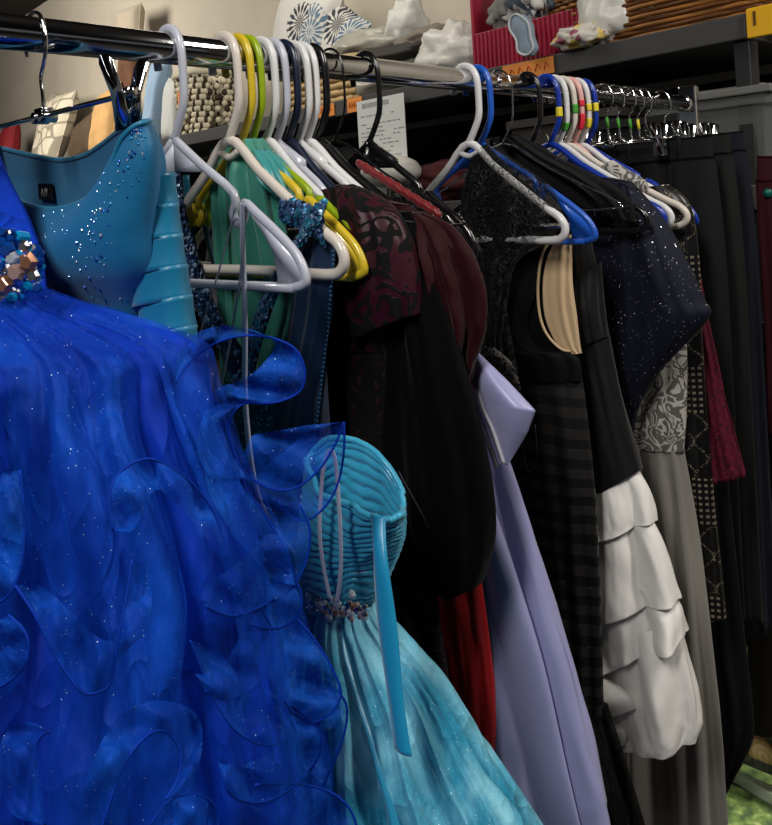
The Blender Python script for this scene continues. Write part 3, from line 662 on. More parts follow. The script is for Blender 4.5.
# --- black velvet jacket --------------------------------------------------------------------------------
M['velvet'] = plain('black velvet', C(5, 4, 6), .9, spec=.06, sheen=.03, bump=.3, bs=35)
jk = hung('velvet_jacket', 'black velvet jacket, its sleeve hanging in front of the lavender gown', 'jacket', 287)
obj('body', loft(G(287, [((320, 210), (410, 212), .014, .0, .1), ((322, 240), (424, 248), .018, 0, .3), ((326, 310), (440, 318), .02, 0, .5), ((330, 400), (448, 405), .02, 0, .6), ((340, 500), (450, 500), .02, 0, .6), ((352, 545), (448, 560), .02, 0, .6)]), 110, 60, cf(.006)), M['velvet'], jk)
obj('sleeve', loft(G(287, [((396, 214), (416, 222), .012, -.004, .1), ((400, 240), (430, 256), .022, -.008, .3), ((402, 310), (450, 314), .028, -.01, .5), ((398, 380), (471, 382), .032, -.012, .6), ((392, 440), (487, 442), .034, -.012, .7), ((392, 500), (498, 500), .034, -.012, .7), ((418, 548), (498, 540), .032, -.012, .5), ((455, 592), (484, 582), .022, -.01, .1)]), 130, 70, cf(.008), seed=2), M['velvet'], jk)
mb = MB().tube(path(287, [(398, 470, -.044), (420, 510, -.046), (440, 548, -.043), (455, 590, -.03)]), .0016, 6, 5); obj('cuff_seam', mb, plain('midnight piping', C(10, 14, 30), .5), jk)

# --- burgundy velvet blouse and red gown on the white hanger ----------------------------------------------
M['bvel'] = plain('burgundy velvet', C(40, 2, 9), .6, spec=.12, sheen=.08, bump=.5, bs=18)
bv = hung('velvet_blouse', 'burgundy velvet blouse with a puffed long sleeve behind the black jacket', 'blouse', 300)
obj('sleeve', loft(G(300, [((399, 209), (424, 214), .012, 0, .3), ((398, 226), (448, 226), .022, 0, .6), ((402, 250), (466, 252), .028, 0, 1), ((408, 285), (477, 288), .03, 0, 1), ((414, 325), (482, 325), .028, 0, 1), ((430, 352), (476, 352), .022, 0, 1), ((450, 375), (470, 380), .012, 0, .5)]), 120, 60, cf(.014), seed=6), M['bvel'], bv)
obj('body', loft(G(300, [((330, 190), (410, 205), .01, .0, .1), ((330, 260), (425, 260), .012, 0, .3), ((335, 420), (420, 430), .012, 0, .5)]), 90, 40, cf(.005)), M['bvel'], bv)
M['red'] = satin('red satin', C(160, 3, 8), .35, 40, (1, 1, .2), .25)
rd = hung('satin_gown', 'bright red satin gown showing between black jacket hem and lavender gown', 'dress', 314)
obj('shoulder_strap', MB().tube([p_+Vector((0, 0, .0012*sin(i_*2.1))) for i_, p_ in enumerate(smooth(path(314, [(358, 163, -.004), (380, 177, -.005), (410, 196, -.005), (440, 215, -.004)]), 10))], [.0035, .0048, .004, .005, .0042, .0048, .0035], 10, flat=.8), satin('deep red satin', C(112, 5, 15), .4), rd, solid=.002)
obj('body', loft(G(314, [((360, 210), (430, 215), .008, .0, .1), ((365, 300), (455, 300), .01, 0, .3), ((380, 450), (462, 450), .012, 0, .5), ((400, 560), (476, 560), .014, 0, .8), ((415, 640), (486, 640), .016, 0, 1), ((420, 720), (494, 720), .018, 0, 1.2), ((425, 800), (500, 800), .02, 0, 1.4), ((420, 1000), (520, 1000), .02, 0, 1.4)]), 110, 80, [(3, .004, .6, .1), (6, .002, 1, .1)], seed=3), M['red'], rd)

# --- lavender gown --------------------------------------------------------------------------------------
M['lav'] = satin('lavender satin', C(150, 150, 192), .36, 24, (1, 1, .25), .15)
lv = hung('satin_gown', 'lavender satin gown with a folded sash standing out at its side', 'dress', 338)
obj('skirt', loft(G(338, [((400, 250), (450, 260), .01, .0, .2), ((410, 340), (470, 350), .012, 0, .3), ((425, 420), (492, 424), .016, 0, .5), ((440, 500), (515, 500), .02, 0, .8), ((445, 580), (538, 580), .026, 0, 1), ((452, 680), (566, 680), .032, 0, 1.2), ((460, 780), (592, 780), .036, 0, 1.4), ((465, 840), (606, 840), .04, 0, 1.4), ((460, 1050), (660, 1050), .045, 0, 1.6)]), 160, 100, ((3, .009, .6, .15), (5, .007, 1.1, .1), (8, .0035, 2, -.1)), seed=9), M['lav'], lv)
flap = [((466, 366), (474, 350), .004, -.03, 0), ((474, 382), (490, 366), .008, -.032, 0), ((480, 402), (510, 386), .011, -.034, 0), ((487, 422), (535, 412), .012, -.034, 0), ((494, 442), (525, 437), .01, -.034, 0), ((502, 460), (507, 466), .004, -.032, 0)]
def sheet(hook, Lp, Rp, y, bul, n=24, k=1):
    L = [Vector((p_[0], p_[1], 0)) for p_ in Lp]; Rr = [Vector((p_[0], p_[1], 0)) for p_ in Rp]; rows = []
    for i in range((len(L)-1)*n+1):
        a_ = min(i//n, len(L)-2); u = i/n-a_; l_ = L[a_].lerp(L[a_+1], u); r_ = Rr[a_].lerp(Rr[a_+1], u); row = []
        for j in range(n+1):
            s_ = j/n; c_ = l_.lerp(r_, s_); row.append(az(hook, (c_.x, c_.y), y-bul*sin(pi*s_)*sin(pi*min(1, i/((len(L)-1)*n)))))
        rows.append(row)
    return MB().grid(rows)
obj('sash_fold', sheet(338, [(474, 351), (468, 374), (480, 402), (492, 430), (503, 462)], [(475, 350), (508, 382), (535, 411), (527, 432), (508, 465)], -.045, .014), M['lav'], lv, solid=.0025)
obj('sash_fold_back', sheet(338, [(474, 352), (470, 380), (482, 408), (492, 432), (500, 458)], [(476, 352), (500, 385), (522, 415), (518, 436), (500, 460)], -.038, .004), M['lav'], lv, solid=.0025)
M['lavw'] = satin('ivory lining', C(222, 220, 226), .4)
for k, (dx, m_) in enumerate(((1, 'lavw'), (-3, 'lav'), (-6, 'lavw'))):
    obj('pleat_edge', ribbon(path(338, [(476+dx, 388+k*4, -.05), (482+dx, 408+k*4, -.05), (492+dx, 430+k*4, -.05), (503+dx, 463+k*2, -.048)]), (.0022, 0, 0), 8, 4, .001), M[m_], lv, solid=.0015)
obj('side_fold', loft(G(338, [((470, 395), (480, 400), .006, -.032, 0), ((478, 440), (494, 445), .009, -.032, 0), ((488, 500), (510, 505), .01, -.03, 0), ((496, 560), (528, 565), .01, -.026, 0), ((510, 650), (554, 655), .008, -.022, 0), ((530, 760), (578, 765), .006, -.02, 0), ((545, 860), (602, 865), .004, -.02, 0)]), 50, 40, ()), M['lav'], lv)

# --- black net top on the glossy black hanger ------------------------------------------------------------
def lace(name, c, scale, thick, back=None, rough=.5, noise_=0.0, spec=.5):
    t = NT(name); t.set(Roughness=rough); t.b.inputs['Specular IOR Level'].default_value = spec
    nz = t.n('ShaderNodeTexNoise'); nz.inputs['Scale'].default_value = scale*.6; t.l(t.tc.outputs['Object'], nz.inputs['Vector'])
    mx = t.n('ShaderNodeMix', data_type='RGBA', blend_type='LINEAR_LIGHT'); mx.inputs[0].default_value = noise_; t.l(t.tc.outputs['Object'], mx.inputs[6]); t.l(nz.outputs['Color'], mx.inputs[7])
    e = t.voro(scale, mx.outputs[2], 'DISTANCE_TO_EDGE'); m = t.math('LESS_THAN', e, thick)
    if back is None: t.set(Base_Color=c); t.l(m, t.b.inputs['Alpha'])
    else: t.col(t.mix(m, back, c))
    t.bump(m, .7, .0015); return t.m
M['blackcloth'] = plain('black matte cloth', C(6, 6, 8), .75, spec=.2, bump=.3, bs=30)
M['sheerblack'] = lace('black net', C(14, 14, 16), 260, .12, rough=.4)
nt = hung('net_top', 'black net top with dark sides hanging on the glossy black hanger', 'top', 368)
obj('body', loft(G(368, [((380, 180), (400, 182), .006, .014, .1), ((380, 205), (432, 208), .008, .016, .3), ((385, 240), (470, 245), .01, .016, .5), ((400, 330), (476, 330), .012, .014, .5), ((400, 480), (480, 480), .012, .014, .5)]), 90, 50, cf(.006)), M['sheerblack'], nt)
obj('lining', loft(G(368, [((402, 230), (455, 240), .005, .016, .1), ((402, 330), (470, 330), .008, .014, .5), ((402, 600), (480, 600), .01, .01, .5)]), 90, 40, cf(.005)), M['blackcloth'], nt)

# --- black crochet lace top --------------------------------------------------------------------------------
ct = hung('crochet_top', 'black crochet lace top with a scalloped net edge on the white hanger', 'top', 468)
t = NT('black crochet lace'); f = t.noise(75, detail=2, dist=2.5); r1 = t.math('ABSOLUTE', t.math('SUBTRACT', t.math('FRACT', t.math('MULTIPLY', f, 9.0)), .5))
t.set(Roughness=.35); t.b.inputs['Specular IOR Level'].default_value = .7
t.col(t.ramp(t.noise(150), [(.5, C(14, 14, 16)), (.7, C(70, 70, 72))])); t.l(t.math('LESS_THAN', r1, .2), t.b.inputs['Alpha']); t.bump(r1, 1, .003); M['crochet'] = t.m
lr = G(468, [((474, 156), (488, 144), .008, -.004, .1), ((466, 184), (532, 172), .014, -.004, .3), ((462, 208), (557, 196), .016, -.004, .4), ((464, 232), (554, 236), .016, -.004, .5), ((468, 265), (518, 262), .015, -.004, .7), ((474, 300), (508, 300), .014, -.002, .7), ((478, 350), (502, 350), .012, 0, .7), ((484, 390), (520, 390), .01, 0, .5)])
obj('lace_layer', loft(lr, 110, 80, cf(.007), seed=1), M['crochet'], ct)
obj('lining', loft([(a, b-Vector((.03, 0, 0)) if (b-a).length > .06 else b, t_*.6, y, f) for a, b, t_, y, f in lr], 80, 60, cf(.004)), M['blackcloth'], ct)
mb = MB(); random.seed(5)
for k in range(90):                                   # raised cord loops
    px = random.uniform(470, 550); py = random.uniform(165, 330)
    if px > 484+max(0, (py-150)*1.35) or (py > 238 and px > 545-(py-235)*.9) or (py > 270 and px > 508): continue
    c = az(468, (px, py), -.019); r = random.uniform(.003, .006)
    mb.tube([c+Vector((r*cos(2*pi*j/8)*(1+.3*cos(j)), 0, r*sin(2*pi*j/8))) for j in range(8)], .0006, 5, 2, closed=True)
obj('cord_loops', mb, plain('black cord', C(34, 34, 36), .3), ct)
obj('lace_inset', loft(G(468, [((484, 345), (498, 346), .006, -.012, 0), ((488, 362), (516, 362), .007, -.012, 0), ((492, 385), (524, 382), .005, -.012, 0)]), 50, 20, ()), swirl('floral mesh', C(96, 92, 90), C(8, 8, 9), 30, .5, .55), ct)

# --- black dress with cream lining and satin stripes -------------------------------------------------------
t = NT('black horizontal satin stripe'); z = t.xyz()[2]
s_ = t.math('FRACT', t.math('MULTIPLY', t.math('ADD', z, t.math('MULTIPLY', t.noise(5), .03)), 34)); m_ = t.math('GREATER_THAN', s_, .5)
t.col(t.mix(m_, C(6, 6, 7), C(44, 42, 40))); t.l(t.ramp(m_, [(0, .8), (1, .33)]), t.b.inputs['Roughness']); t.bump(m_, .6, .002); t.b.inputs['Specular IOR Level'].default_value = .35; M['stripe'] = t.m
M['cream'] = satin('cream lining satin', C(205, 176, 138), .4, 40, (1, 1, .2), .5)
sd = hung('striped_dress', 'black sleeveless dress with satin bands and cream lining at the armhole', 'dress', 486)
obj('bodice', loft(G(486, [((488, 225), (552, 226), .008, -.014, .1), ((482, 245), (547, 250), .009, -.015, .2), ((480, 285), (541, 290), .01, -.016, .3), ((482, 322), (533, 324), .011, -.016, .1), ((484, 344), (545, 346), .012, -.016, .1), ((486, 356), (579, 354), .018, -.01, .3), ((490, 380), (584, 380), .02, -.008, .4)]), 110, 60, cf(.006)), M['blackcloth'], sd)
obj('armhole_lining', loft(G(486, [((560, 236), (573, 234), .003, -.006, .2), ((550, 258), (574, 255), .003, -.008, .3), ((546, 285), (575, 282), .004, -.009, .3), ((549, 318), (579, 314), .004, -.009, .3), ((562, 346), (583, 344), .003, -.009, .2), ((574, 354), (585, 352), .002, -.009, .1)]), 70, 40, [(9, .004, 0, .2), (5, .004, 1, .2)]), M['cream'], sd)
obj('armhole_binding', MB().tube(path(486, [(556, 236, -.008), (543, 252, -.02), (538, 285, -.02), (540, 316, -.02), (548, 336, -.02), (563, 350, -.016), (577, 350, -.006)]), .0022, 6, 6), plain('cream binding', C(190, 165, 130), .5), sd)
obj('skirt', loft(G(486, [((490, 365), (581, 365), .02, -.006, .3), ((494, 400), (586, 400), .02, -.006, .4), ((500, 470), (594, 470), .022, -.006, .5), ((508, 560), (599, 560), .023, -.006, .6), ((520, 640), (602, 640), .024, -.006, .6), ((530, 715), (604, 715), .024, -.006, .6)]), 130, 110, cf(.008), seed=2), M['stripe'], sd)
obj('sheer_hem', loft(G(486, [((532, 705), (606, 705), .022, -.004, 1), ((545, 770), (625, 770), .026, -.004, 1.4), ((555, 850), (645, 850), .03, -.004, 1.6), ((560, 1000), (670, 1000), .03, -.004, 1.6)]), 120, 60, cf(.01), seed=5), tulle('black sheer', C(10, 10, 11), C(34, 33, 32), .6, .85), sd)
obj('inner_skirt', loft(G(486, [((534, 690), (600, 690), .014, -.002, 1), ((560, 1000), (640, 1000), .016, -.002, 1.2)]), 80, 30, cf(.006), seed=5), M['blackcloth'], sd)
obj('hem_loop', MB().tube(path(486, [(524, 428, -.03), (524, 455, -.03), (528, 470, -.03), (534, 470, -.03), (537, 455, -.03), (535, 425, -.03)]), .0006, 5, 5), plain('loop thread', C(60, 58, 60), .4), sd)

# --- black satin gown with white tiered skirt ---------------------------------------------------------------
M['bsat'] = satin('black satin', C(9, 9, 11), .38, 30, (1, 1, 1), .3)
M['wsat'] = satin('white satin', C(236, 233, 228), .45, 12, (1, 1, .6), .25)
wt = hung('two_tone_gown', 'strapless gown, black satin above and white tiered ruffles below', 'dress', 512)
obj('bodice', loft(G(512, [((560, 245), (592, 240), .014, -.004, .1), ((558, 275), (598, 272), .018, -.004, .2), ((560, 320), (606, 318), .02, -.004, .3), ((566, 370), (616, 368), .022, -.004, .4), ((572, 410), (626, 410), .024, -.004, .4), ((578, 460), (638, 450), .026, -.004, .3), ((590, 500), (643, 468), .027, -.004, .1)]), 120, 70, cf(.008), seed=4), M['bsat'], wt)
obj('peplum', loft(G(512, [((566, 290), (603, 262), .018, -.008, .1), ((570, 320), (606, 300), .024, -.01, .4), ((574, 350), (610, 335), .022, -.01, .4)]), 90, 30, cf(.008)), M['bsat'], wt)
wf = [(3, .010, .4, .3), (5, .008, 1.6, .5), (8, .004, 0, -.6)]
tiers = [[((588, 480), (634, 464), .018, -.004, .1), ((586, 505), (648, 492), .026, -.004, .5), ((590, 540), (655, 520), .034, -.006, .8)],
         [((584, 520), (646, 508), .02, -.004, .3), ((586, 560), (664, 545), .03, -.004, .9), ((588, 620), (680, 596), .04, -.006, 1.2)],
         [((586, 590), (664, 580), .022, -.004, .4), ((590, 625), (682, 605), .034, -.004, 1), ((592, 672), (692, 632), .044, -.006, 1.4)],
         [((592, 630), (680, 620), .022, -.003, .5), ((600, 690), (696, 680), .032, -.004, 1), ((612, 726), (700, 722), .034, -.004, 1), ((622, 742), (694, 742), .036, -.004, .7)]]
for k, tr in enumerate(tiers):
    obj('ruffle_tier', loft(G(512, tr), 130, 50, [(q, a, p+k*1.4, w_) for q, a, p, w_ in wf], seed=k*3+1, cap=False), M['wsat'], wt, solid=.0015)
for k, tr in enumerate(([((594, 668), (612, 664), .01, -.036, .1), ((592, 685), (640, 682), .016, -.042, .3), ((602, 708), (646, 696), .01, -.04, .2)], [((598, 712), (610, 708), .008, -.034, .1), ((598, 726), (634, 716), .014, -.04, .3), ((608, 742), (636, 732), .008, -.036, .1)])):
    obj('folded_flounce', loft(G(512, tr), 70, 24, [(3, .006, k, .3)], seed=k), M['wsat'], wt)

# --- navy glitter top ----------------------------------------------------------------------------------------
nv_ = hung('glitter_top', 'navy short-sleeved top scattered with silver glitter', 'top', 545)
M['navyg'] = speckle('navy glitter knit', C(7, 12, 32), (.75, .8, .9, 1), 210, .72, .75, .24)
obj('body', loft(G(545, [((575, 172), (632, 182), .014, 0, .1), ((574, 210), (655, 212), .02, 0, .2), ((576, 260), (662, 262), .024, 0, .3), ((580, 320), (660, 325), .024, 0, .4), ((590, 380), (645, 385), .022, 0, .5), ((600, 450), (632, 445), .018, 0, .5), ((604, 560), (630, 560), .016, 0, .5)]), 110, 60, cf(.006)), M['navyg'], nv_)
obj('sleeve', loft(G(545, [((622, 180), (640, 190), .014, -.006, .1), ((620, 212), (668, 222), .026, -.01, .3), ((618, 250), (690, 262), .033, -.012, .4), ((618, 290), (706, 298), .034, -.012, .4), ((620, 330), (710, 318), .032, -.012, .4), ((626, 380), (664, 368), .024, -.01, .3), ((632, 408), (640, 404), .012, -.006, .1)]), 120, 60, cf(.007), seed=2), M['navyg'], nv_)
obj('shawl', loft(G(524, [((494, 140), (520, 134), .012, -.01, .3), ((500, 152), (560, 158), .02, -.012, .8), ((524, 168), (600, 178), .024, -.01, 1), ((556, 186), (628, 200), .022, -.008, 1), ((580, 205), (636, 222), .014, -.004, .5)]), 110, 40, cf(.012), seed=7), speckle('black glitter net', C(10, 10, 12), (.6, .6, .65, 1), 200, .9, .9, .2), tag(hung('shawl', 'black glittered shawl bunched over the black hanger', 'shawl', 524)))
# --- grey lace gown --------------------------------------------------------------------------------------------
M['glace'] = swirl('grey floral lace', C(92, 90, 86), C(176, 172, 164), 22, .5, .6, .6, .5, 2.2)
t = NT('grey chiffon'); t.set(Roughness=.6); t.col(t.ramp(t.noise(10, t.mapping((1, 1, .08)), detail=3), [(.35, C(96, 92, 88)), (.7, C(140, 136, 128))])); t.b.inputs['Sheen Weight'].default_value = .3; t.bump(t.noise(70, t.mapping((1, 1, .06)), detail=2), .4, .003); M['gchif'] = t.m
gl = hung('lace_gown', 'pale grey gown with floral lace bodice and chiffon skirt', 'dress', 562)
obj('bodice', loft(G(562, [((622, 215), (650, 212), .01, 0, .1), ((628, 280), (672, 290), .014, 0, .2), ((632, 340), (685, 340), .018, 0, .3), ((630, 400), (686, 400), .02, 0, .3), ((622, 444), (684, 452), .02, 0, .3)]), 110, 60, cf(.006)), M['glace'], gl)
obj('skirt', loft(G(562, [((620, 440), (682, 448), .018, .001, .4), ((615, 520), (694, 520), .022, 0, .8), ((612, 600), (704, 600), .026, 0, 1), ((610, 700), (714, 700), .03, 0, 1.2), ((610, 830), (725, 830), .034, 0, 1.4), ((605, 1000), (740, 1000), .038, 0, 1.4)]), 150, 90, [(6, .006, .4, .1), (10, .005, 1.6, .1), (16, .003, 0, .1)]), M['gchif'], gl)
obj('lace_strap', loft(G(562, [((605, 168), (616, 160), .012, -.012, .1), ((607, 182), (632, 170), .014, -.013, .1), ((618, 194), (650, 182), .012, -.012, .1), ((634, 198), (648, 192), .006, -.01, .1)]), 50, 24, ()), M['glace'], gl)
# --- beaded dress ------------------------------------------------------------------------------------------------
t = NT('black and gold bead bands'); X, Y, Z = t.xyz()
per = t.math('FRACT', t.math('MULTIPLY', Z, 5.2)); band = t.math('LESS_THAN', per, .42)
hl = t.math('LESS_THAN', t.math('ABSOLUTE', t.math('SUBTRACT', t.math('FRACT', t.math('MULTIPLY', Z, 95)), .5)), .2)
vl = t.math('LESS_THAN', t.math('ABSOLUTE', t.math('SUBTRACT', t.math('FRACT', t.math('MULTIPLY', X, 110)), .5)), .28)
bands = t.math('MULTIPLY', hl, vl)
ph = t.math('MULTIPLY', Z, 2*pi*18); sw = t.math('MULTIPLY', t.math('SINE', ph), .013)
xx = t.math('PINGPONG', X, .02); d1 = t.math('LESS_THAN', t.math('ABSOLUTE', t.math('SUBTRACT', t.math('ADD', xx, -.01), t.math('MULTIPLY', sw, .75))), .0022)
dots = t.math('LESS_THAN', t.voro(420), .42)
loops = t.math('MULTIPLY', d1, dots)
pat = t.math('ADD', t.math('MULTIPLY', band, bands), t.math('MULTIPLY', t.math('SUBTRACT', 1.0, band), loops))
t.col(t.mix(pat, C(8, 7, 8), C(176, 164, 140))); t.l(t.math('MULTIPLY', pat, .8), t.b.inputs['Metallic']); t.set(Roughness=.35); t.bump(pat, .8, .002); M['bead'] = t.m
bd = hung('beaded_dress', 'black dress with bands and loops of gold beads in a narrow column', 'dress', 573)
obj('body', loft(G(573, [((640, 188), (668, 184), .01, 0, .1), ((645, 210), (690, 205), .016, 0, .2), ((652, 260), (699, 262), .018, 0, .3), ((655, 340), (702, 340), .018, 0, .3), ((658, 420), (708, 420), .018, 0, .3), ((660, 500), (714, 500), .018, 0, .3), ((664, 570), (721, 570), .018, 0, .3), ((668, 622), (726, 618), .018, 0, .3)]), 110, 90, cf(.004)), M['bead'], bd)
# --- burgundy lace --------------------------------------------------------------------------------------------------
M['blace'] = swirl('burgundy lace', C(98, 14, 44), C(60, 6, 26), 60, .4, .6, .6, .7, 2)
bl = hung('lace_dress', 'burgundy lace dress with a long scalloped sleeve beside black trousers', 'dress', 582)
obj('sleeve', loft(G(582, [((664, 205), (686, 208), .01, 0, .1), ((668, 240), (694, 240), .016, 0, .3), ((676, 300), (704, 300), .018, 0, .5), ((682, 360), (716, 360), .02, 0, .7), ((690, 420), (729, 420), .022, 0, .8), ((696, 486), (744, 474), .022, 0, .8)]), 110, 60, [(7, .005, .4, .1), (11, .004, 1.6, .1)], extra=lambda p, th, q, v: p+Vector((0, 0, .004*sin(26*th)*(v > .985)))), M['blace'], bl)
obj('body', loft(G(582, [((600, 215), (668, 212), .01, 0, .1), ((610, 420), (690, 420), .012, 0, .3), ((610, 560), (690, 560), .012, 0, .3)]), 70, 40, cf(.004)), M['blace'], bl)
# --- black long skirt behind ------------------------------------------------------------------------------------------
bs = hung('long_skirt', 'long black skirt hanging low behind the grey gown, hem bulging right', 'skirt', 597)
obj('skirt', loft(G(597, [((640, 220), (690, 220), .014, 0, .2), ((650, 400), (718, 400), .02, 0, .5), ((660, 520), (730, 520), .024, 0, .8), ((670, 640), (742, 640), .028, 0, 1), ((676, 700), (751, 704), .03, 0, 1), ((680, 745), (751, 742), .03, 0, .8), ((690, 800), (724, 798), .02, 0, .5)]), 120, 70, cf(.008), seed=6), M['blackcloth'], bs)

# --- trousers on clip hangers --------------------------------------------------------------------------------------------
def trousers(label, hook, mat, wl, wr, bot, x1, gap=.5, name='trousers', belt=True):
    """wl/wr picture points of the waist ends; bot rows"""
    o = hung(name, label, 'trousers', hook, 'trousers clipped along the far end of the rail')
    a, b = az(hook, wl), az(hook, wr); b.z = a.z = max(a.z, b.z)
    wbm = loft([(a, b, .010, 0, 0), (a+Vector((0, 0, -.042)), b+Vector((0, 0, -.042)), .012, 0, 0)], 80, 6, (), sq=.5)
    obj('waistband', wbm, mat, o)
    W = (b-a).length; zb = bot
    for k in (0, 1):
        lx0 = a.x+W*.5*k; lx1 = lx0+W*.5
        top = a.z-.04
        obj('leg', loft([(Vector((lx0-.004*(1-k), 0, top)), Vector((lx1+.004*k, 0, top)), .012, 0, .2), (Vector((lx0+.0, 0, top-.2)), Vector((lx1+.012*k, 0, top-.2)), .018, 0, .5),
            (Vector((lx0+.01, 0, top-.5)), Vector((lx1+.01*k, 0, top-.5)), .018, 0, .7), (Vector((lx0+.016, 0, zb)), Vector((lx1+.006, 0, zb)), .018, 0, .7)], 80, 60, cf(.006), seed=k+hook), mat, o)
    if belt:
        for q in (.18, .5, .82):
            obj('belt_loop', MB().box((a.x+W*q, -.0135, a.z-.02), (.009, .003, .044)), mat, o, bev=.001)
        obj('fly_seam', MB().tube([(a.x+W*.5, -.016, a.z-.045), (a.x+W*.505, -.02, a.z-.14), (a.x+W*.5, -.02, a.z-.17)], .001, 5, 4), mat, o)
        obj('crease', MB().tube([(a.x+W*.76, -.014, a.z-.05), (a.x+W*.77, -.021, a.z-.25), (a.x+W*.765, -.021, a.z-.55), (a.x+W*.77, -.02, zb+.02)], .0012, 5, 8), mat, o)
    return o
M['trb'] = plain('black suiting', C(9, 9, 11), .7, spec=.3, weave=400)
M['trg'] = plain('charcoal suiting', C(13, 13, 13), .7, spec=.3, weave=400)
M['trn'] = plain('navy suiting', C(7, 11, 24), .7, spec=.3, weave=400)
M['trm'] = plain('burgundy denim', C(58, 12, 24), .7, spec=.3, weave=300)
trousers('black dress trousers clipped nearest the taped hangers', 612, M['trb'], (560, 150), (712, 142), -1.0, 0)
trousers('black trousers with wide waistband under the chrome clips', 636, M['trg'], (590, 146), (730, 138), -1.05, 0)
trousers('navy trousers right behind the black pair', 668, M['trn'], (630, 142), (744, 140), -1.15, 0)

# ------------------------------------------------------------------ second rail at the right with more trousers
tr = thing('belted_trousers', 'black trousers with a belt and buckle hanging right of the end post', 'trousers', P(752, 140, 2.1), RZ)
o_ = Vector(tr.location)
def loc2(px, py, y=0, base=o_):
    X = base.x+D[0]*y; Yy = base.y+D[1]*y; d = ray(px, py); t_ = (X*D[0]+Yy*D[1])/(d[0]*D[0]+d[1]*D[1])
    return Vector(((t_*d[0]-X)*N[0]+(t_-Yy)*N[1], y, t_*d[2]+ZC-base.z))
obj('leg', loft([(loc2(690, 160), loc2(748, 150), .014, 0, .2), (loc2(700, 300), loc2(756, 300), .02, 0, .6), (loc2(715, 500), loc2(790, 500), .02, 0, .8), (loc2(725, 735), loc2(800, 735), .02, 0, .8)], 80, 60, cf(.007)), M['trg'], tr)
obj('belt', MB().box(loc2(727, 145)+Vector((.0, 0, 0)), (.30, .02, .035)), plain('black leather', C(14, 14, 15), .35), tr, bev=.003)
mb = MB(); c = loc2(741, 141); mb.tube([c+Vector((a, -.016, b)) for a, b in ((-.022, -.02), (.022, -.02), (.024, 0), (.022, .02), (-.022, .02), (-.024, 0))], .003, 8, closed=True); mb.tube([c+Vector((-.0, -.018, -.018)), c+Vector((0, -.018, .018))], .002, 6)
obj('buckle', mb, plain('black metal', C(26, 26, 28), .25, .8), tr)
bt = thing('burgundy_trousers', 'burgundy denim trousers with a green button at the right picture edge', 'trousers', P(775, 150, 1.75), RZ)
ob = Vector(bt.location); l3 = lambda px, py, y=0: loc2(px, py, y, ob)
obj('waistband', loft([(l3(757, 156), l3(850, 156), .012, 0, 0), (l3(757, 182), l3(850, 182), .014, 0, 0)], 60, 6, (), sq=.5), M['trm'], bt)
obj('leg', loft([(l3(755, 180), l3(850, 180), .014, 0, .2), (l3(759, 260), l3(852, 260), .02, 0, .5), (l3(765, 360), l3(850, 360), .02, 0, .6), (l3(762, 432), l3(848, 432), .02, 0, .6)], 80, 50, cf(.006)), M['trm'], bt)
obj('button', MB().tube([l3(768, 193, -.016), l3(768, 193, -.02)], .0095, 16), plain('green button', C(10, 90, 78), .3), bt)
kt = thing('dark_coat', 'dark brown-black coat hanging low at the right picture edge', 'coat', P(775, 380, 1.85), RZ)
ok_ = Vector(kt.location); l4 = lambda px, py, y=0: loc2(px, py, y, ok_)
obj('body', loft([(l4(756, 330), l4(840, 330), .014, 0, .2), (l4(752, 450), l4(850, 450), .02, 0, .6), (l4(748, 600), l4(860, 600), .022, 0, .8), (l4(746, 732), l4(866, 736), .022, 0, .8)], 80, 50, cf(.007)), plain('dark brown wool', C(24, 19, 18), .8, spec=.2, bump=.3, bs=40), kt)
obj('collar', loft([(l4(756, 322), l4(838, 322), .016, 0, .1), (l4(756, 345), l4(840, 345), .022, -.002, .1)], 60, 6, ()), MATS['dark brown wool'], kt)

# ------------------------------------------------------------------ shelving behind
M['shelf'] = plain('dark grey shelf edge', C(62, 62, 62), .6, bump=.15, bs=80); M['post'] = plain('black shelf post', C(34, 34, 36), .5)
corner = shelfpt(745)
su = thing('shelving_unit', 'dark metal shelving along the back wall, its end post at the right', 'shelving', (corner.x, corner.y, 0), SRZ)
# local frame: +x towards the viewer end, -y or +y into the wall
sgn = 1 if (Vector((cos(SRZ+pi/2), sin(SRZ+pi/2), 0)).dot(SN) > 0) else -1
SLN = 8.0
def sl(x, d, z): return (x, sgn*d, z)
def shelf(z, th=.062, name='shelf_board'):
    obj(name, MB().box(sl(-SLN/2, .27, z-th/2), (SLN, .54, th)), M['shelf'], su, flat=True, bev=.004)
for z in (ZS, ZS-.42, ZS-.86, ZS-1.3): shelf(z)
for x in (-.022, -2.05, -4.1, -6.15, -7.9):
    for d in ((.03,) if x > -1 else ()) + (.51,):
        obj('post', MB().box(sl(x, d+ (.0 if d > .1 else .01), (ZS-.062)/2), (.042, .045, ZS-.062)), M['post'], su, flat=True, bev=.004)
mb = MB().box(sl(.042, -.004, ZS-.03), (.07, .016, .07)); mb.box(sl(.042, .03, ZS+.006), (.07, .07, .004))
obj('corner_bracket', mb, plain('yellow plastic bracket', C(225, 170, 25), .5), su, flat=True, bev=.003)
obj('bracket_slot', MB().box(sl(.028, -.0125, ZS-.02), (.006, .003, .034)), plain('slot', C(80, 50, 10), .6), su, flat=True)
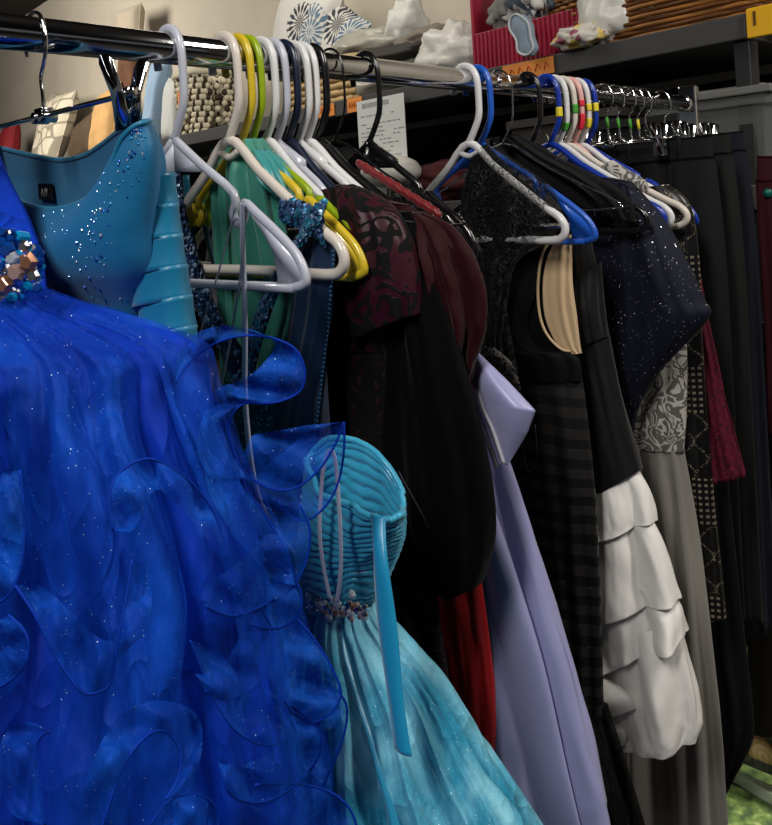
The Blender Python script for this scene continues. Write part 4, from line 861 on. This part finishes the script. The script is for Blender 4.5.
# black sheet behind the lower bays, standing in for the shade under the shelf
obj('shade_panel', MB().box(sl(-SLN/2, .545, (ZS-.08)/2), (SLN, .01, ZS-.1)), plain('black shade panel', C(20, 20, 21), .8), su, flat=True)
def lab(px, w_, h, col, label, dz=-.03):
    p = shelfpt(px); o = thing('shelf_label', label, 'shelf label', (p.x, p.y, ZS+dz), SRZ, 'orange and yellow shelf labels')
    obj('card', MB().box((0, -sgn*.004, 0), (w_, .003, h)), col, o, flat=True)
    mb = MB(); random.seed(int(px))
    for k in range(5):
        x = -w_*.36+k*w_*.17; mb.tube([(x, -sgn*.0062, -h*.22), (x+w_*.04, -sgn*.0062, h*.22), (x+w_*.1, -sgn*.0062, -h*.1)], .0016, 5)
    obj('pen_marks', mb, plain('marker ink', C(190, 60, 20), .6), o)
MO = plain('orange card', C(225, 140, 60), .6); MY = plain('yellow card', C(240, 205, 30), .6)
lab(528, .20, .05, MO, 'large orange shelf label under the red basket'); lab(355, .09, .055, MO, 'orange label left of the hanging paper list')
lab(322, .17, .05, MO, 'orange label behind the white hangers'); lab(155, .08, .09, MY, 'small yellow label beside the teal bodice', -.05); lab(88, .5, .06, MO, 'long orange label under the cushions')
# paper list
p = shelfpt(383); o = thing('paper_list', 'white printed paper list hanging from the shelf edge', 'paper', (p.x, p.y, ZS-.05), SRZ)
sc = p.y/FP
obj('sheet', MB().box((0, -sgn*.02, -.16), (.27, .0012, .37)), plain('paper', C(205, 208, 205), .7), o, flat=True)
mb = MB(); random.seed(11)
for k in range(19):
    z = -.02-k*.0155
    if k in (0, 2): continue
    x = -.115
    while x < .10:
        L_ = random.uniform(.012, .04)
        if random.random() < .7: mb.box((x+L_/2, -sgn*.0212, z), (L_, .0006, .003))
        x += L_+.008
for k in range(26): mb.box((-.1+k*.006, -sgn*.0212, .004), (random.choice((.002, .003)), .0006, .018))
obj('printed_lines', mb, plain('print ink', C(130, 132, 135), .7), o, flat=True)

# ------------------------------------------------------------------ things on the shelf
def onshelf(px, d=.15): q = shelfpt(px, d); return Vector((q.x, q.y, ZS))
def wrap(px, Yoff=0): return shelfpt(px).y
def cushion(px, d, w_, h, th, mat, label, tilt=0.0, name='cushion', lean=.12, z0=0, rz=0, group='cushions and soft goods on the shelf'):
    p = onshelf(px, d); o = thing(name, label, 'cushion', (p.x, p.y, p.z+z0), SRZ+rz+(.0), group)
    rows = []; n = 24
    for side in (1, -1):
        rr = []
        for i in range(n+1):
            row = []
            for j in range(n+1):
                u = 2*i/n-1; v = 2*j/n-1
                b = ((1-u**4)*(1-v**4))**.55
                e = 1-.07*(1-u*u)*abs(v)**3; f_ = 1-.07*(1-v*v)*abs(u)**3
                x = u*w_/2*f_; z = v*h/2*e+h/2*.97; y = side*b*th/2*(1+.12*fbm(u*2, v*2, px))
                X_ = x*cos(tilt)-(z-h/2)*sin(tilt); Z_ = x*sin(tilt)+(z-h/2)*cos(tilt)+h/2*.97+abs(sin(tilt))*w_*.35
                row.append((X_, y+sgn*Z_*lean, Z_))
            rr.append(row)
        rows.append(rr)
    mb = MB().grid(rows[0]); mb.grid(rows[1]); obj('cover', mb, mat, o)
    k = rows[0]; rim = [Vector(q) for q in k[0][:-1]]+[Vector(r[-1]) for r in k[:-1]]+[Vector(q) for q in k[-1][:0:-1]]+[Vector(r[0]) for r in k[:0:-1]]
    obj('piping', MB().tube(rim, .005, 6, closed=True), mat, o)
    return o
t = NT('cream cushion with grey petals'); e = t.voro(9, t.mapping((1, .01, 1)), 'DISTANCE_TO_EDGE', rand=.7); t.set(Roughness=.8)
t.col(t.ramp(e, [(.0, C(150, 142, 125)), (.05, C(150, 142, 125)), (.09, C(214, 204, 182)), (1, C(214, 204, 182))])); M['hex'] = t.m
t = NT('white cushion with grey and blue flowers'); t.set(Roughness=.8)
v_ = t.n('ShaderNodeTexVoronoi'); v_.inputs['Scale'].default_value = 4.2; mp = t.mapping((1, .01, 1)); t.l(mp, v_.inputs['Vector'])
sub = t.n('ShaderNodeVectorMath', operation='SUBTRACT'); t.l(mp, sub.inputs[0]); 
scp = t.n('ShaderNodeVectorMath', operation='SCALE'); scp.inputs['Scale'].default_value = 1.0; t.l(v_.outputs['Position'], scp.inputs[0]); t.l(scp.outputs[0], sub.inputs[1])
sx = t.n('ShaderNodeSeparateXYZ'); t.l(sub.outputs[0], sx.inputs[0]); an = t.math('ARCTAN2', sx.outputs[2], sx.outputs[0])
pet = t.math('ABSOLUTE', t.math('SINE', t.math('MULTIPLY', an, 8.0))); rd_ = v_.outputs['Distance']
ring = t.math('ABSOLUTE', t.math('SINE', t.math('MULTIPLY', rd_, 22.0)))
m_ = t.math('MULTIPLY', t.math('LESS_THAN', rd_, .46), t.math('GREATER_THAN', t.math('ADD', pet, t.math('MULTIPLY', ring, .5)), .95))
gs = t.n('ShaderNodeSeparateColor'); t.l(v_.outputs['Color'], gs.inputs[0])
t.col(t.mix(m_, C(198, 196, 190), t.ramp(gs.outputs[0], [(.4, C(45, 50, 60)), (.6, C(90, 115, 135))], True))); M['flower'] = t.m
cushion(45, .2, .54, .62, .2, M['hex'], 'cream cushion with a petal outline print near the left edge', -.12, lean=.3)
cushion(100, .16, .32, .48, .15, plain('tan velvet', C(190, 150, 96), .8, vary=.15), 'tan cushion right of the petal print cushion', .12, lean=.25)
cushion(82, .34, .44, .34, .16, plain('brown cord', C(84, 68, 50), .8, vary=.2), 'brown cushion slumped behind the petal print cushion', .25, lean=.2)
cushion(4, .2, .30, .5, .16, plain('red cloth', C(130, 24, 34), .8, vary=.15), 'dark red cushion at the far left edge', .1, lean=.2)
cushion(122, .34, .34, .44, .16, plain('dark brown plush', C(70, 48, 36), .9, vary=.3), 'dark brown cushion standing under the oat coloured one', .03, lean=.1)
cushion(136, .34, .34, .24, .12, plain('oat linen', C(172, 160, 142), .85, weave=150), 'oat coloured cushion lying high above the rail', -.05, lean=.1, z0=.76)
cushion(134, .34, .30, .34, .12, plain('rust brown plush', C(96, 64, 44), .9, vary=.3), 'rust brown cushion wedged between dark brown and oat cushions', -.05, lean=.1, z0=.43)
cushion(158, .16, .17, .52, .12, plain('pale blue cotton', C(150, 178, 205), .8), 'narrow pale blue cushion behind the first grey hanger', -.34, lean=.05)
cushion(173, .12, .20, .36, .1, plain('white blue piped cotton', C(205, 208, 205), .8), 'small white round-ended cushion beside the woven basket', -.1, lean=.1)
cushion(304, .24, .5, .40, .16, M['flower'], 'white cushion with large grey and blue flower heads', -.25, lean=.15, z0=.17)
cushion(338, .26, .34, .30, .14, M['flower'], 'flower print cushion leaning at the right of its twin', -.6, lean=.15, z0=.12)

def basket(px, d, w_, dp, h, mats, label, name='woven_basket', nst=26, rows_=9, taper=.9, rz=0, z0=0, group=None, amp=.006, check=False):
    p = onshelf(px, d); o = thing(name, label, 'basket', (p.x, p.y, p.z+z0), SRZ+rz, group)
    def per(u, k):        # rounded rectangle
        th = 2*pi*u; e = .45; c_, s_2 = cos(th), sin(th)
        return (abs(c_)**e*(1 if c_ > 0 else -1)*w_/2*k, abs(s_2)**e*(1 if s_2 > 0 else -1)*dp/2*k)
    mb = MB()
    for i in range(rows_):
        z = h*(i+.5)/rows_; k = taper+(1-taper)*i/rows_; pts = []
        for j in range(nst*4):
            x, y = per(j/(nst*4), k); n_ = 1+amp/(w_/2)*sin(2*pi*j/4+pi*(i % 2)); pts.append((x*n_, y*n_, z))
        if check:
            for j in range(34):
                x, y = per((j+.5*(i % 2))/34, k); mb.ball((x, y, z), (w_*.062, w_*.062, h/rows_*.6), 8, 5, mi=1 if (j+i//2) % 3 == 0 else 0)
        else: mb.tube(pts, h/rows_*.52, 6, closed=True, mi=i % len(mats))
    obj('weave', mb, mats, o)
    mb = MB()
    x0 = [per(j/60, 1.02) for j in range(60)]; mb.tube([(x, y, h) for x, y in x0], h/rows_*.7, 8, closed=True); obj('rim', mb, mats[0], o)
    obj('base', MB().grid([[(x*taper, y*taper, .006) for x, y in [per(j/60, 1) for j in range(60)]], [(0, 0, .006)]*60], True), mats[-1], o)
    return o
M['straw'] = plain('straw', C(176, 150, 105), .7, vary=.25); M['straww'] = plain('pale straw', C(205, 196, 170), .7, vary=.15)
M['wick'] = plain('honey wicker', C(150, 98, 44), .45, vary=.35); M['wick2'] = plain('brown wicker', C(98, 58, 26), .45, vary=.3)
M['seag'] = plain('dark seagrass', C(60, 48, 34), .8, vary=.3)
b1 = basket(208, .2, .27, .26, .33, [M['straww'], M['seag']], 'cream and dark woven basket with an orange tag behind the grey hanger', nst=14, rows_=11, amp=.01, check=True)
obj('tag', MB().box((.02, -sgn*.15, .2), (.1, .004, .08)), MO, b1, flat=True)
basket(345, .2, .55, .32, .17, [M['straw'], M['straw']], 'low straw basket behind the middle of the rail', nst=20, rows_=6)
basket(715, .24, 1.0, .42, .2, [M['wick'], M['wick2']], 'large honey wicker basket at the shelf end', nst=46, rows_=15, amp=.012)
# red basket
p = onshelf(556, .2); rb = thing('red_basket', 'red ribbed plastic basket holding soft toys', 'basket', p, SRZ)
M['redp'] = plain('crimson plastic', C(150, 22, 52), .4, coat=.2)
for nm, cx_, cy_, sx_, sy_ in (('front_wall', 0, -.15, .44, .012), ('back_wall', 0, .15, .44, .012), ('side_wall', -.22, 0, .012, .3), ('side_wall', .22, 0, .012, .3)):
    hh = .13 if nm == 'front_wall' else .27
    mb = MB().box((cx_, sgn*cy_, hh/2), (sx_, sy_, hh)); n_ = 24 if sx_ > .1 else 14
    for k in range(n_):
        q = -(max(sx_, sy_)/2)+(k+.5)*max(sx_, sy_)/n_
        if sx_ > .1: mb.box((q, sgn*cy_-sgn*.008*(1 if cy_ < 0 else -1), hh/2), (sx_/n_*.45, .006, hh))
        else: mb.box((cx_+(.008 if cx_ > 0 else -.008), q, hh/2), (.006, sy_/n_*.45, hh))
    obj(nm, mb, M['redp'], rb, flat=True, bev=.002)
obj('base', MB().box((0, 0, .006), (.43, .3, .012)), M['redp'], rb, flat=True)
def lump(name, px, dz, d, r, mat, label, cat, seed=0, amp=.3, extra=None, group='soft goods piled on the shelf', fr=1.6, rzz=0):
    p = onshelf(px, d); o = thing(name, label, cat, (p.x, p.y, p.z+dz), SRZ+rzz, group); rows = []
    for i in range(29):
        ph_ = pi*i/28; row = []
        for j in range(44):
            th = 2*pi*j/44; dv = Vector((sin(ph_)*cos(th), sin(ph_)*sin(th), cos(ph_)))
            rr = 1+amp*noise.fractal(dv*fr+Vector((seed, 0, 0)), .8, 2, 4)+amp*.4*abs(noise.noise(dv*5+Vector((0, seed, 0))))
            row.append((dv.x*r[0]*rr, dv.y*r[1]*rr, max(-r[2]*.95, dv.z*r[2]*rr)+r[2]*.95))
        rows.append(row)
    obj('body', MB().grid(rows, True), mat, o)
    return o
def patch(name, cols, scale=14):
    t = NT(name); t.set(Roughness=.8); f = t.voro(scale, out='Color'); gs = t.n('ShaderNodeSeparateColor'); t.l(f, gs.inputs[0])
    t.col(t.ramp(gs.outputs[0], [(k/len(cols), c_) for k, c_ in enumerate(cols)], True)); t.bump(t.noise(60), .4, .004); return t.m
MP = [patch('blue grey prints', [C(70, 80, 95), C(170, 175, 175), C(40, 50, 70), C(200, 200, 195)], 30), patch('pale prints', [C(205, 200, 185), C(215, 190, 100), C(160, 90, 110), C(210, 205, 195)], 40), patch('green dark prints', [C(50, 55, 50), C(110, 120, 60), C(60, 70, 85), C(150, 150, 150)], 40)]
M['bagw'] = plain('white plastic bag', C(210, 208, 200), .35, trans=.0, bump=.6, bs=22)
def toyarms(o, mat, r, n=3, seed=0):
    random.seed(seed)
    for k in range(n):
        a = random.uniform(-1, 1)*1.2+k*2; b_ = MB().tube([(cos(a)*r*.5, -sgn*abs(sin(a))*r*.6, r*.8), (cos(a)*r*1.2, -sgn*abs(sin(a))*r*1.2, r*.9), (cos(a)*r*1.8, -sgn*abs(sin(a))*r*1.5, r*.5)], [r*.35, r*.3, r*.2], 10, 4)
        obj('limb', b_, mat, o)
o = lump('soft_toy', 520, .12, .12, (.08, .08, .09), plain('grey plush', C(130, 130, 125), .9, bump=.6), 'grey plush toy at the left end of the red basket', 'toy', 1); toyarms(o, MATS['grey plush'], .06, 2, 3)
o = lump('soft_toy', 545, .12, .12, (.1, .09, .1), MP[0], 'blue and grey patterned cloth toy in the middle of the red basket', 'toy', 2); toyarms(o, MP[0], .07, 3, 4)
o = lump('soft_toy', 568, .12, .14, (.1, .08, .1), MP[2], 'dark green patterned cloth toy at the right of the red basket', 'toy', 3); toyarms(o, MP[2], .06, 2, 5)
M['slip'] = plain('pale blue grey fleece', C(135, 150, 165), .9, bump=.4)
p = onshelf(527, -.02); sp = thing('slipper', 'grey-blue slipper with pale edging hanging over the red basket front', 'slipper', (p.x, p.y, p.z-.0), SRZ)
obj('sole', loft([(Vector((-.05, 0, .135)), Vector((.0, 0, .135)), .014, 0, 0), (Vector((-.055, 0, .1)), Vector((.03, 0, .1)), .018, 0, 0), (Vector((-.03, 0, .06)), Vector((.034, 0, .06)), .016, 0, 0), (Vector((-.028, 0, .025)), Vector((.045, 0, .025)), .016, 0, 0), (Vector((-.01, 0, .005)), Vector((.03, 0, .005)), .01, 0, 0)], 40, 30, ()), M['slip'], sp)
obj('edging', MB().tube([(a, -sgn*.014, z) for a, z in ((-.045, .13), (-.05, .1), (-.026, .06), (-.022, .025), (.01, .008), (.038, .025), (.03, .06), (.025, .1), (-.005, .13), (-.025, .138))], .004, 6, 4, closed=True), plain('white edging', C(190, 195, 200), .7), sp)
lump('cloth_bundle', 580, .0, .0, (.075, .05, .035), MP[1], 'pale printed cloth bundle at the foot of the white bag', 'cloth', 5)
wbg = lump('plastic_bag', 612, .0, .08, (.095, .08, .11), M['bagw'], 'white knotted bag left of the wicker basket', 'bag', 6, .18)
obj('knot', MB().tube([(0, 0, .19), (.01, 0, .215), (-.02, 0, .235), (-.06, 0, .27)], [.028, .016, .03, .045], 12, 5), M['bagw'], wbg)
obj('knot_ear', MB().tube([(0, 0, .21), (.03, 0, .235), (.07, 0, .25)], [.016, .026, .03], 12, 5), M['bagw'], wbg)
lump('plastic_bag', 455, .0, .1, (.14, .09, .1), M['bagw'], 'crumpled white plastic bag left of the red basket', 'bag', 7, .3)
lump('pink_cushion', 478, .0, .28, (.1, .07, .1), plain('dusty rose cloth', C(150, 108, 100), .8), 'dusty rose bundle between plastic bag and red basket', 'cushion', 8, .15)
M['film'] = plain('clear wrapping film', C(180, 178, 165), .18, alpha=.8, bump=.8, bs=14)
for px, dz, r, mt, lb_ in ((385, .0, (.26, .1, .06), M['film'], 'flat package in clear film at the bottom of the wrapped pile'), (395, .1, (.24, .1, .035), plain('dark folded cloth', C(52, 48, 44), .8, bump=.5), 'dark folded cloth lying on the film package'),
                           (375, .15, (.2, .09, .05), M['film'], 'film-wrapped bundle lying above the dark cloth'), (412, .17, (.06, .06, .07), plain('white tissue', C(205, 205, 198), .7, bump=.5), 'white tissue roll on top of the wrapped pile'),
                           (438, .12, (.13, .08, .04), plain('grey linen bundle', C(120, 112, 100), .8, bump=.4), 'grey linen bundle beside the white tissue')):
    lump('package', px, dz*1.15, .2, tuple(q_*1.3 for q_ in r), mt, lb_, 'package', px*.1, .22)

# ------------------------------------------------------------------ things on the lower shelf
zl = ZS-.42
def low(px, d=.15): q = shelfpt(px, d); return q
def box_bin(px, d, w_, h, mat, label, lid=None, z=zl, rz=0, name='storage_bin'):
    p = low(px, d); o = thing(name, label, 'storage box', (p.x, p.y, z), SRZ+rz, 'boxes on the lower shelf')
    rows = []
    for k, (q, zz) in enumerate(((.88, .0), (.9, .004), (.98, h*.9), (1.04, h*.9), (1.04, h), (.97, h), (.85, .02))):
        rows.append([(x*w_/2*q, y*.19*q, zz) for x, y in ((-1, -.9), (-.9, -1), (.9, -1), (1, -.9), (1, .9), (.9, 1), (-.9, 1), (-1, .9))])
    mb = MB().grid(rows, True); mb.add([(x*w_/2*.88, y*.17, 0.001) for x, y in ((-1, -1), (1, -1), (1, 1), (-1, 1))], [(0, 1, 2, 3)])
    obj('tub', mb, mat, o, flat=True)
    if lid:
        mb = MB().box((0, 0, h+.012), (w_*1.05, .41, .02)); mb.box((0, 0, h+.026), (w_*.8, .3, .012)); obj('lid', mb, lid, o, flat=True, bev=.004)
    return o
M['clearp'] = plain('clear plastic tub', C(120, 122, 118), .2, alpha=.45, coat=.3); M['darkbin'] = plain('black bin', C(22, 22, 24), .5)
box_bin(735, .2, .34, .22, M['clearp'], 'clear plastic tub with lid right of the end post', plain('frosted lid', C(112, 112, 108), .25), z=ZS-.42)
box_bin(650, .2, .4, .2, M['darkbin'], 'black bin on the lower shelf behind the chrome clips')
box_bin(590, .2, .4, .24, plain('grey brown bin', C(46, 42, 38), .6), 'grey brown bin behind the taped hangers')
lump('cloth_bundle', 540, -.42, .1, (.17, .1, .09), patch('paisley cloth', [C(60, 52, 46), C(110, 98, 86), C(36, 30, 30), C(84, 70, 60)], 34), 'paisley cloth bundle on the lower shelf behind the black hanger', 'cloth', 12)
lump('cloth_bundle', 440, -.42, .1, (.2, .1, .07), plain('dark red cloth', C(62, 14, 18), .9, bump=.6), 'dark red cloth bundle on the lower shelf', 'cloth', 13)
lump('cloth_bundle', 500, -.42, .12, (.16, .1, .1), plain('charcoal cloth', C(34, 32, 32), .9, bump=.6), 'charcoal cloth bundle on the lower shelf behind the silver hanger', 'cloth', 14)
lump('cloth_bundle', 330, -.42, .12, (.3, .12, .12), plain('black folded cloth', C(20, 20, 22), .9, bump=.6), 'black cloth bundle on the lower shelf behind the white hangers', 'cloth', 15)
lump('white_hat', 386, -.36, -.05, (.12, .1, .06), plain('white felt', C(196, 194, 186), .8), 'round white felt hat under the paper list', 'hat', 16, .05)
# ------------------------------------------------------------------ bottom right: low white rail and printed box
p = P(760, 790, 1.9)
wr = thing('shoe_rack', 'low white metal rack with a printed box, seen at the bottom right corner', 'rack', (p.x, p.y, 0), -.96)
M['wmet'] = plain('white metal', C(235, 235, 235), .4)
obj('front_bar', MB().box((0, 0, p.z), (.9, .03, .042)), M['wmet'], wr, flat=True, bev=.004)
for x in (-.44, .44): obj('leg', MB().box((x, 0, p.z/2), (.03, .03, p.z)), M['wmet'], wr, flat=True, bev=.003)
for x in (-.44, .44): obj('leg', MB().box((x, .4, p.z/2), (.03, .03, p.z)), M['wmet'], wr, flat=True, bev=.003)
obj('shelf', MB().box((0, .2, p.z-.07), (.9, .4, .012)), M['wmet'], wr, flat=True)
t = NT('leafy green print'); t.set(Roughness=.6); t.col(t.ramp(t.noise(40, detail=5), [(.35, C(30, 50, 20)), (.55, C(74, 94, 40)), (.75, C(128, 138, 84))])); M['leaf'] = t.m
t = NT('wood slice print'); v2 = t.n('ShaderNodeVectorMath', operation='LENGTH'); t.l(t.tc.outputs['Object'], v2.inputs[0])
t.set(Roughness=.6); t.col(t.ramp(t.math('FRACT', t.math('MULTIPLY', v2.outputs['Value'], 70)), [(.2, C(196, 160, 110)), (.8, C(224, 196, 150))])); M['slice'] = t.m
gb = thing('printed_box', 'box printed with green leaves and wood slices behind the white bar', 'box', (p.x+.09, p.y+.06, p.z-.064), -.96)
obj('carton', MB().box((0, .1, .13), (.5, .22, .26)), M['leaf'], gb, flat=True, bev=.003)
gw = Vector(gb.location); gn = Vector((sin(.96), cos(.96), 0))*-1; gx = Vector((cos(-.96), sin(-.96), 0))
def onbox(px, py):
    d = Vector(ray(px, py)); o0 = gw+gn*.0115-Vector((0, 0, ZC)); k = o0.dot(gn)/d.dot(gn); q = d*k-o0; return q.dot(gx), q.z
for (dx, dz), r in ((onbox(764, 757), .045), (onbox(800, 740), .06)):
    s = obj('wood_slice_picture', MB().tube([(0, .002, 0), (0, -.003, 0)], r, 32), M['slice'], gb); s.location = (dx, -.011, dz)
    obj('bark_ring', MB().tube([(r*cos(2*pi*k/32), -.004, r*sin(2*pi*k/32)) for k in range(32)], .004, 6, closed=True), plain('bark print', C(110, 74, 40), .7), s)
gm = MB().box((p.x+.0, p.y+.1, .012), (1.0, .5, .024), -.96)
tag(obj('grass_mat', gm, M['leaf'], flat=True), 'leafy green mat on the floor below the white rack', 'mat')
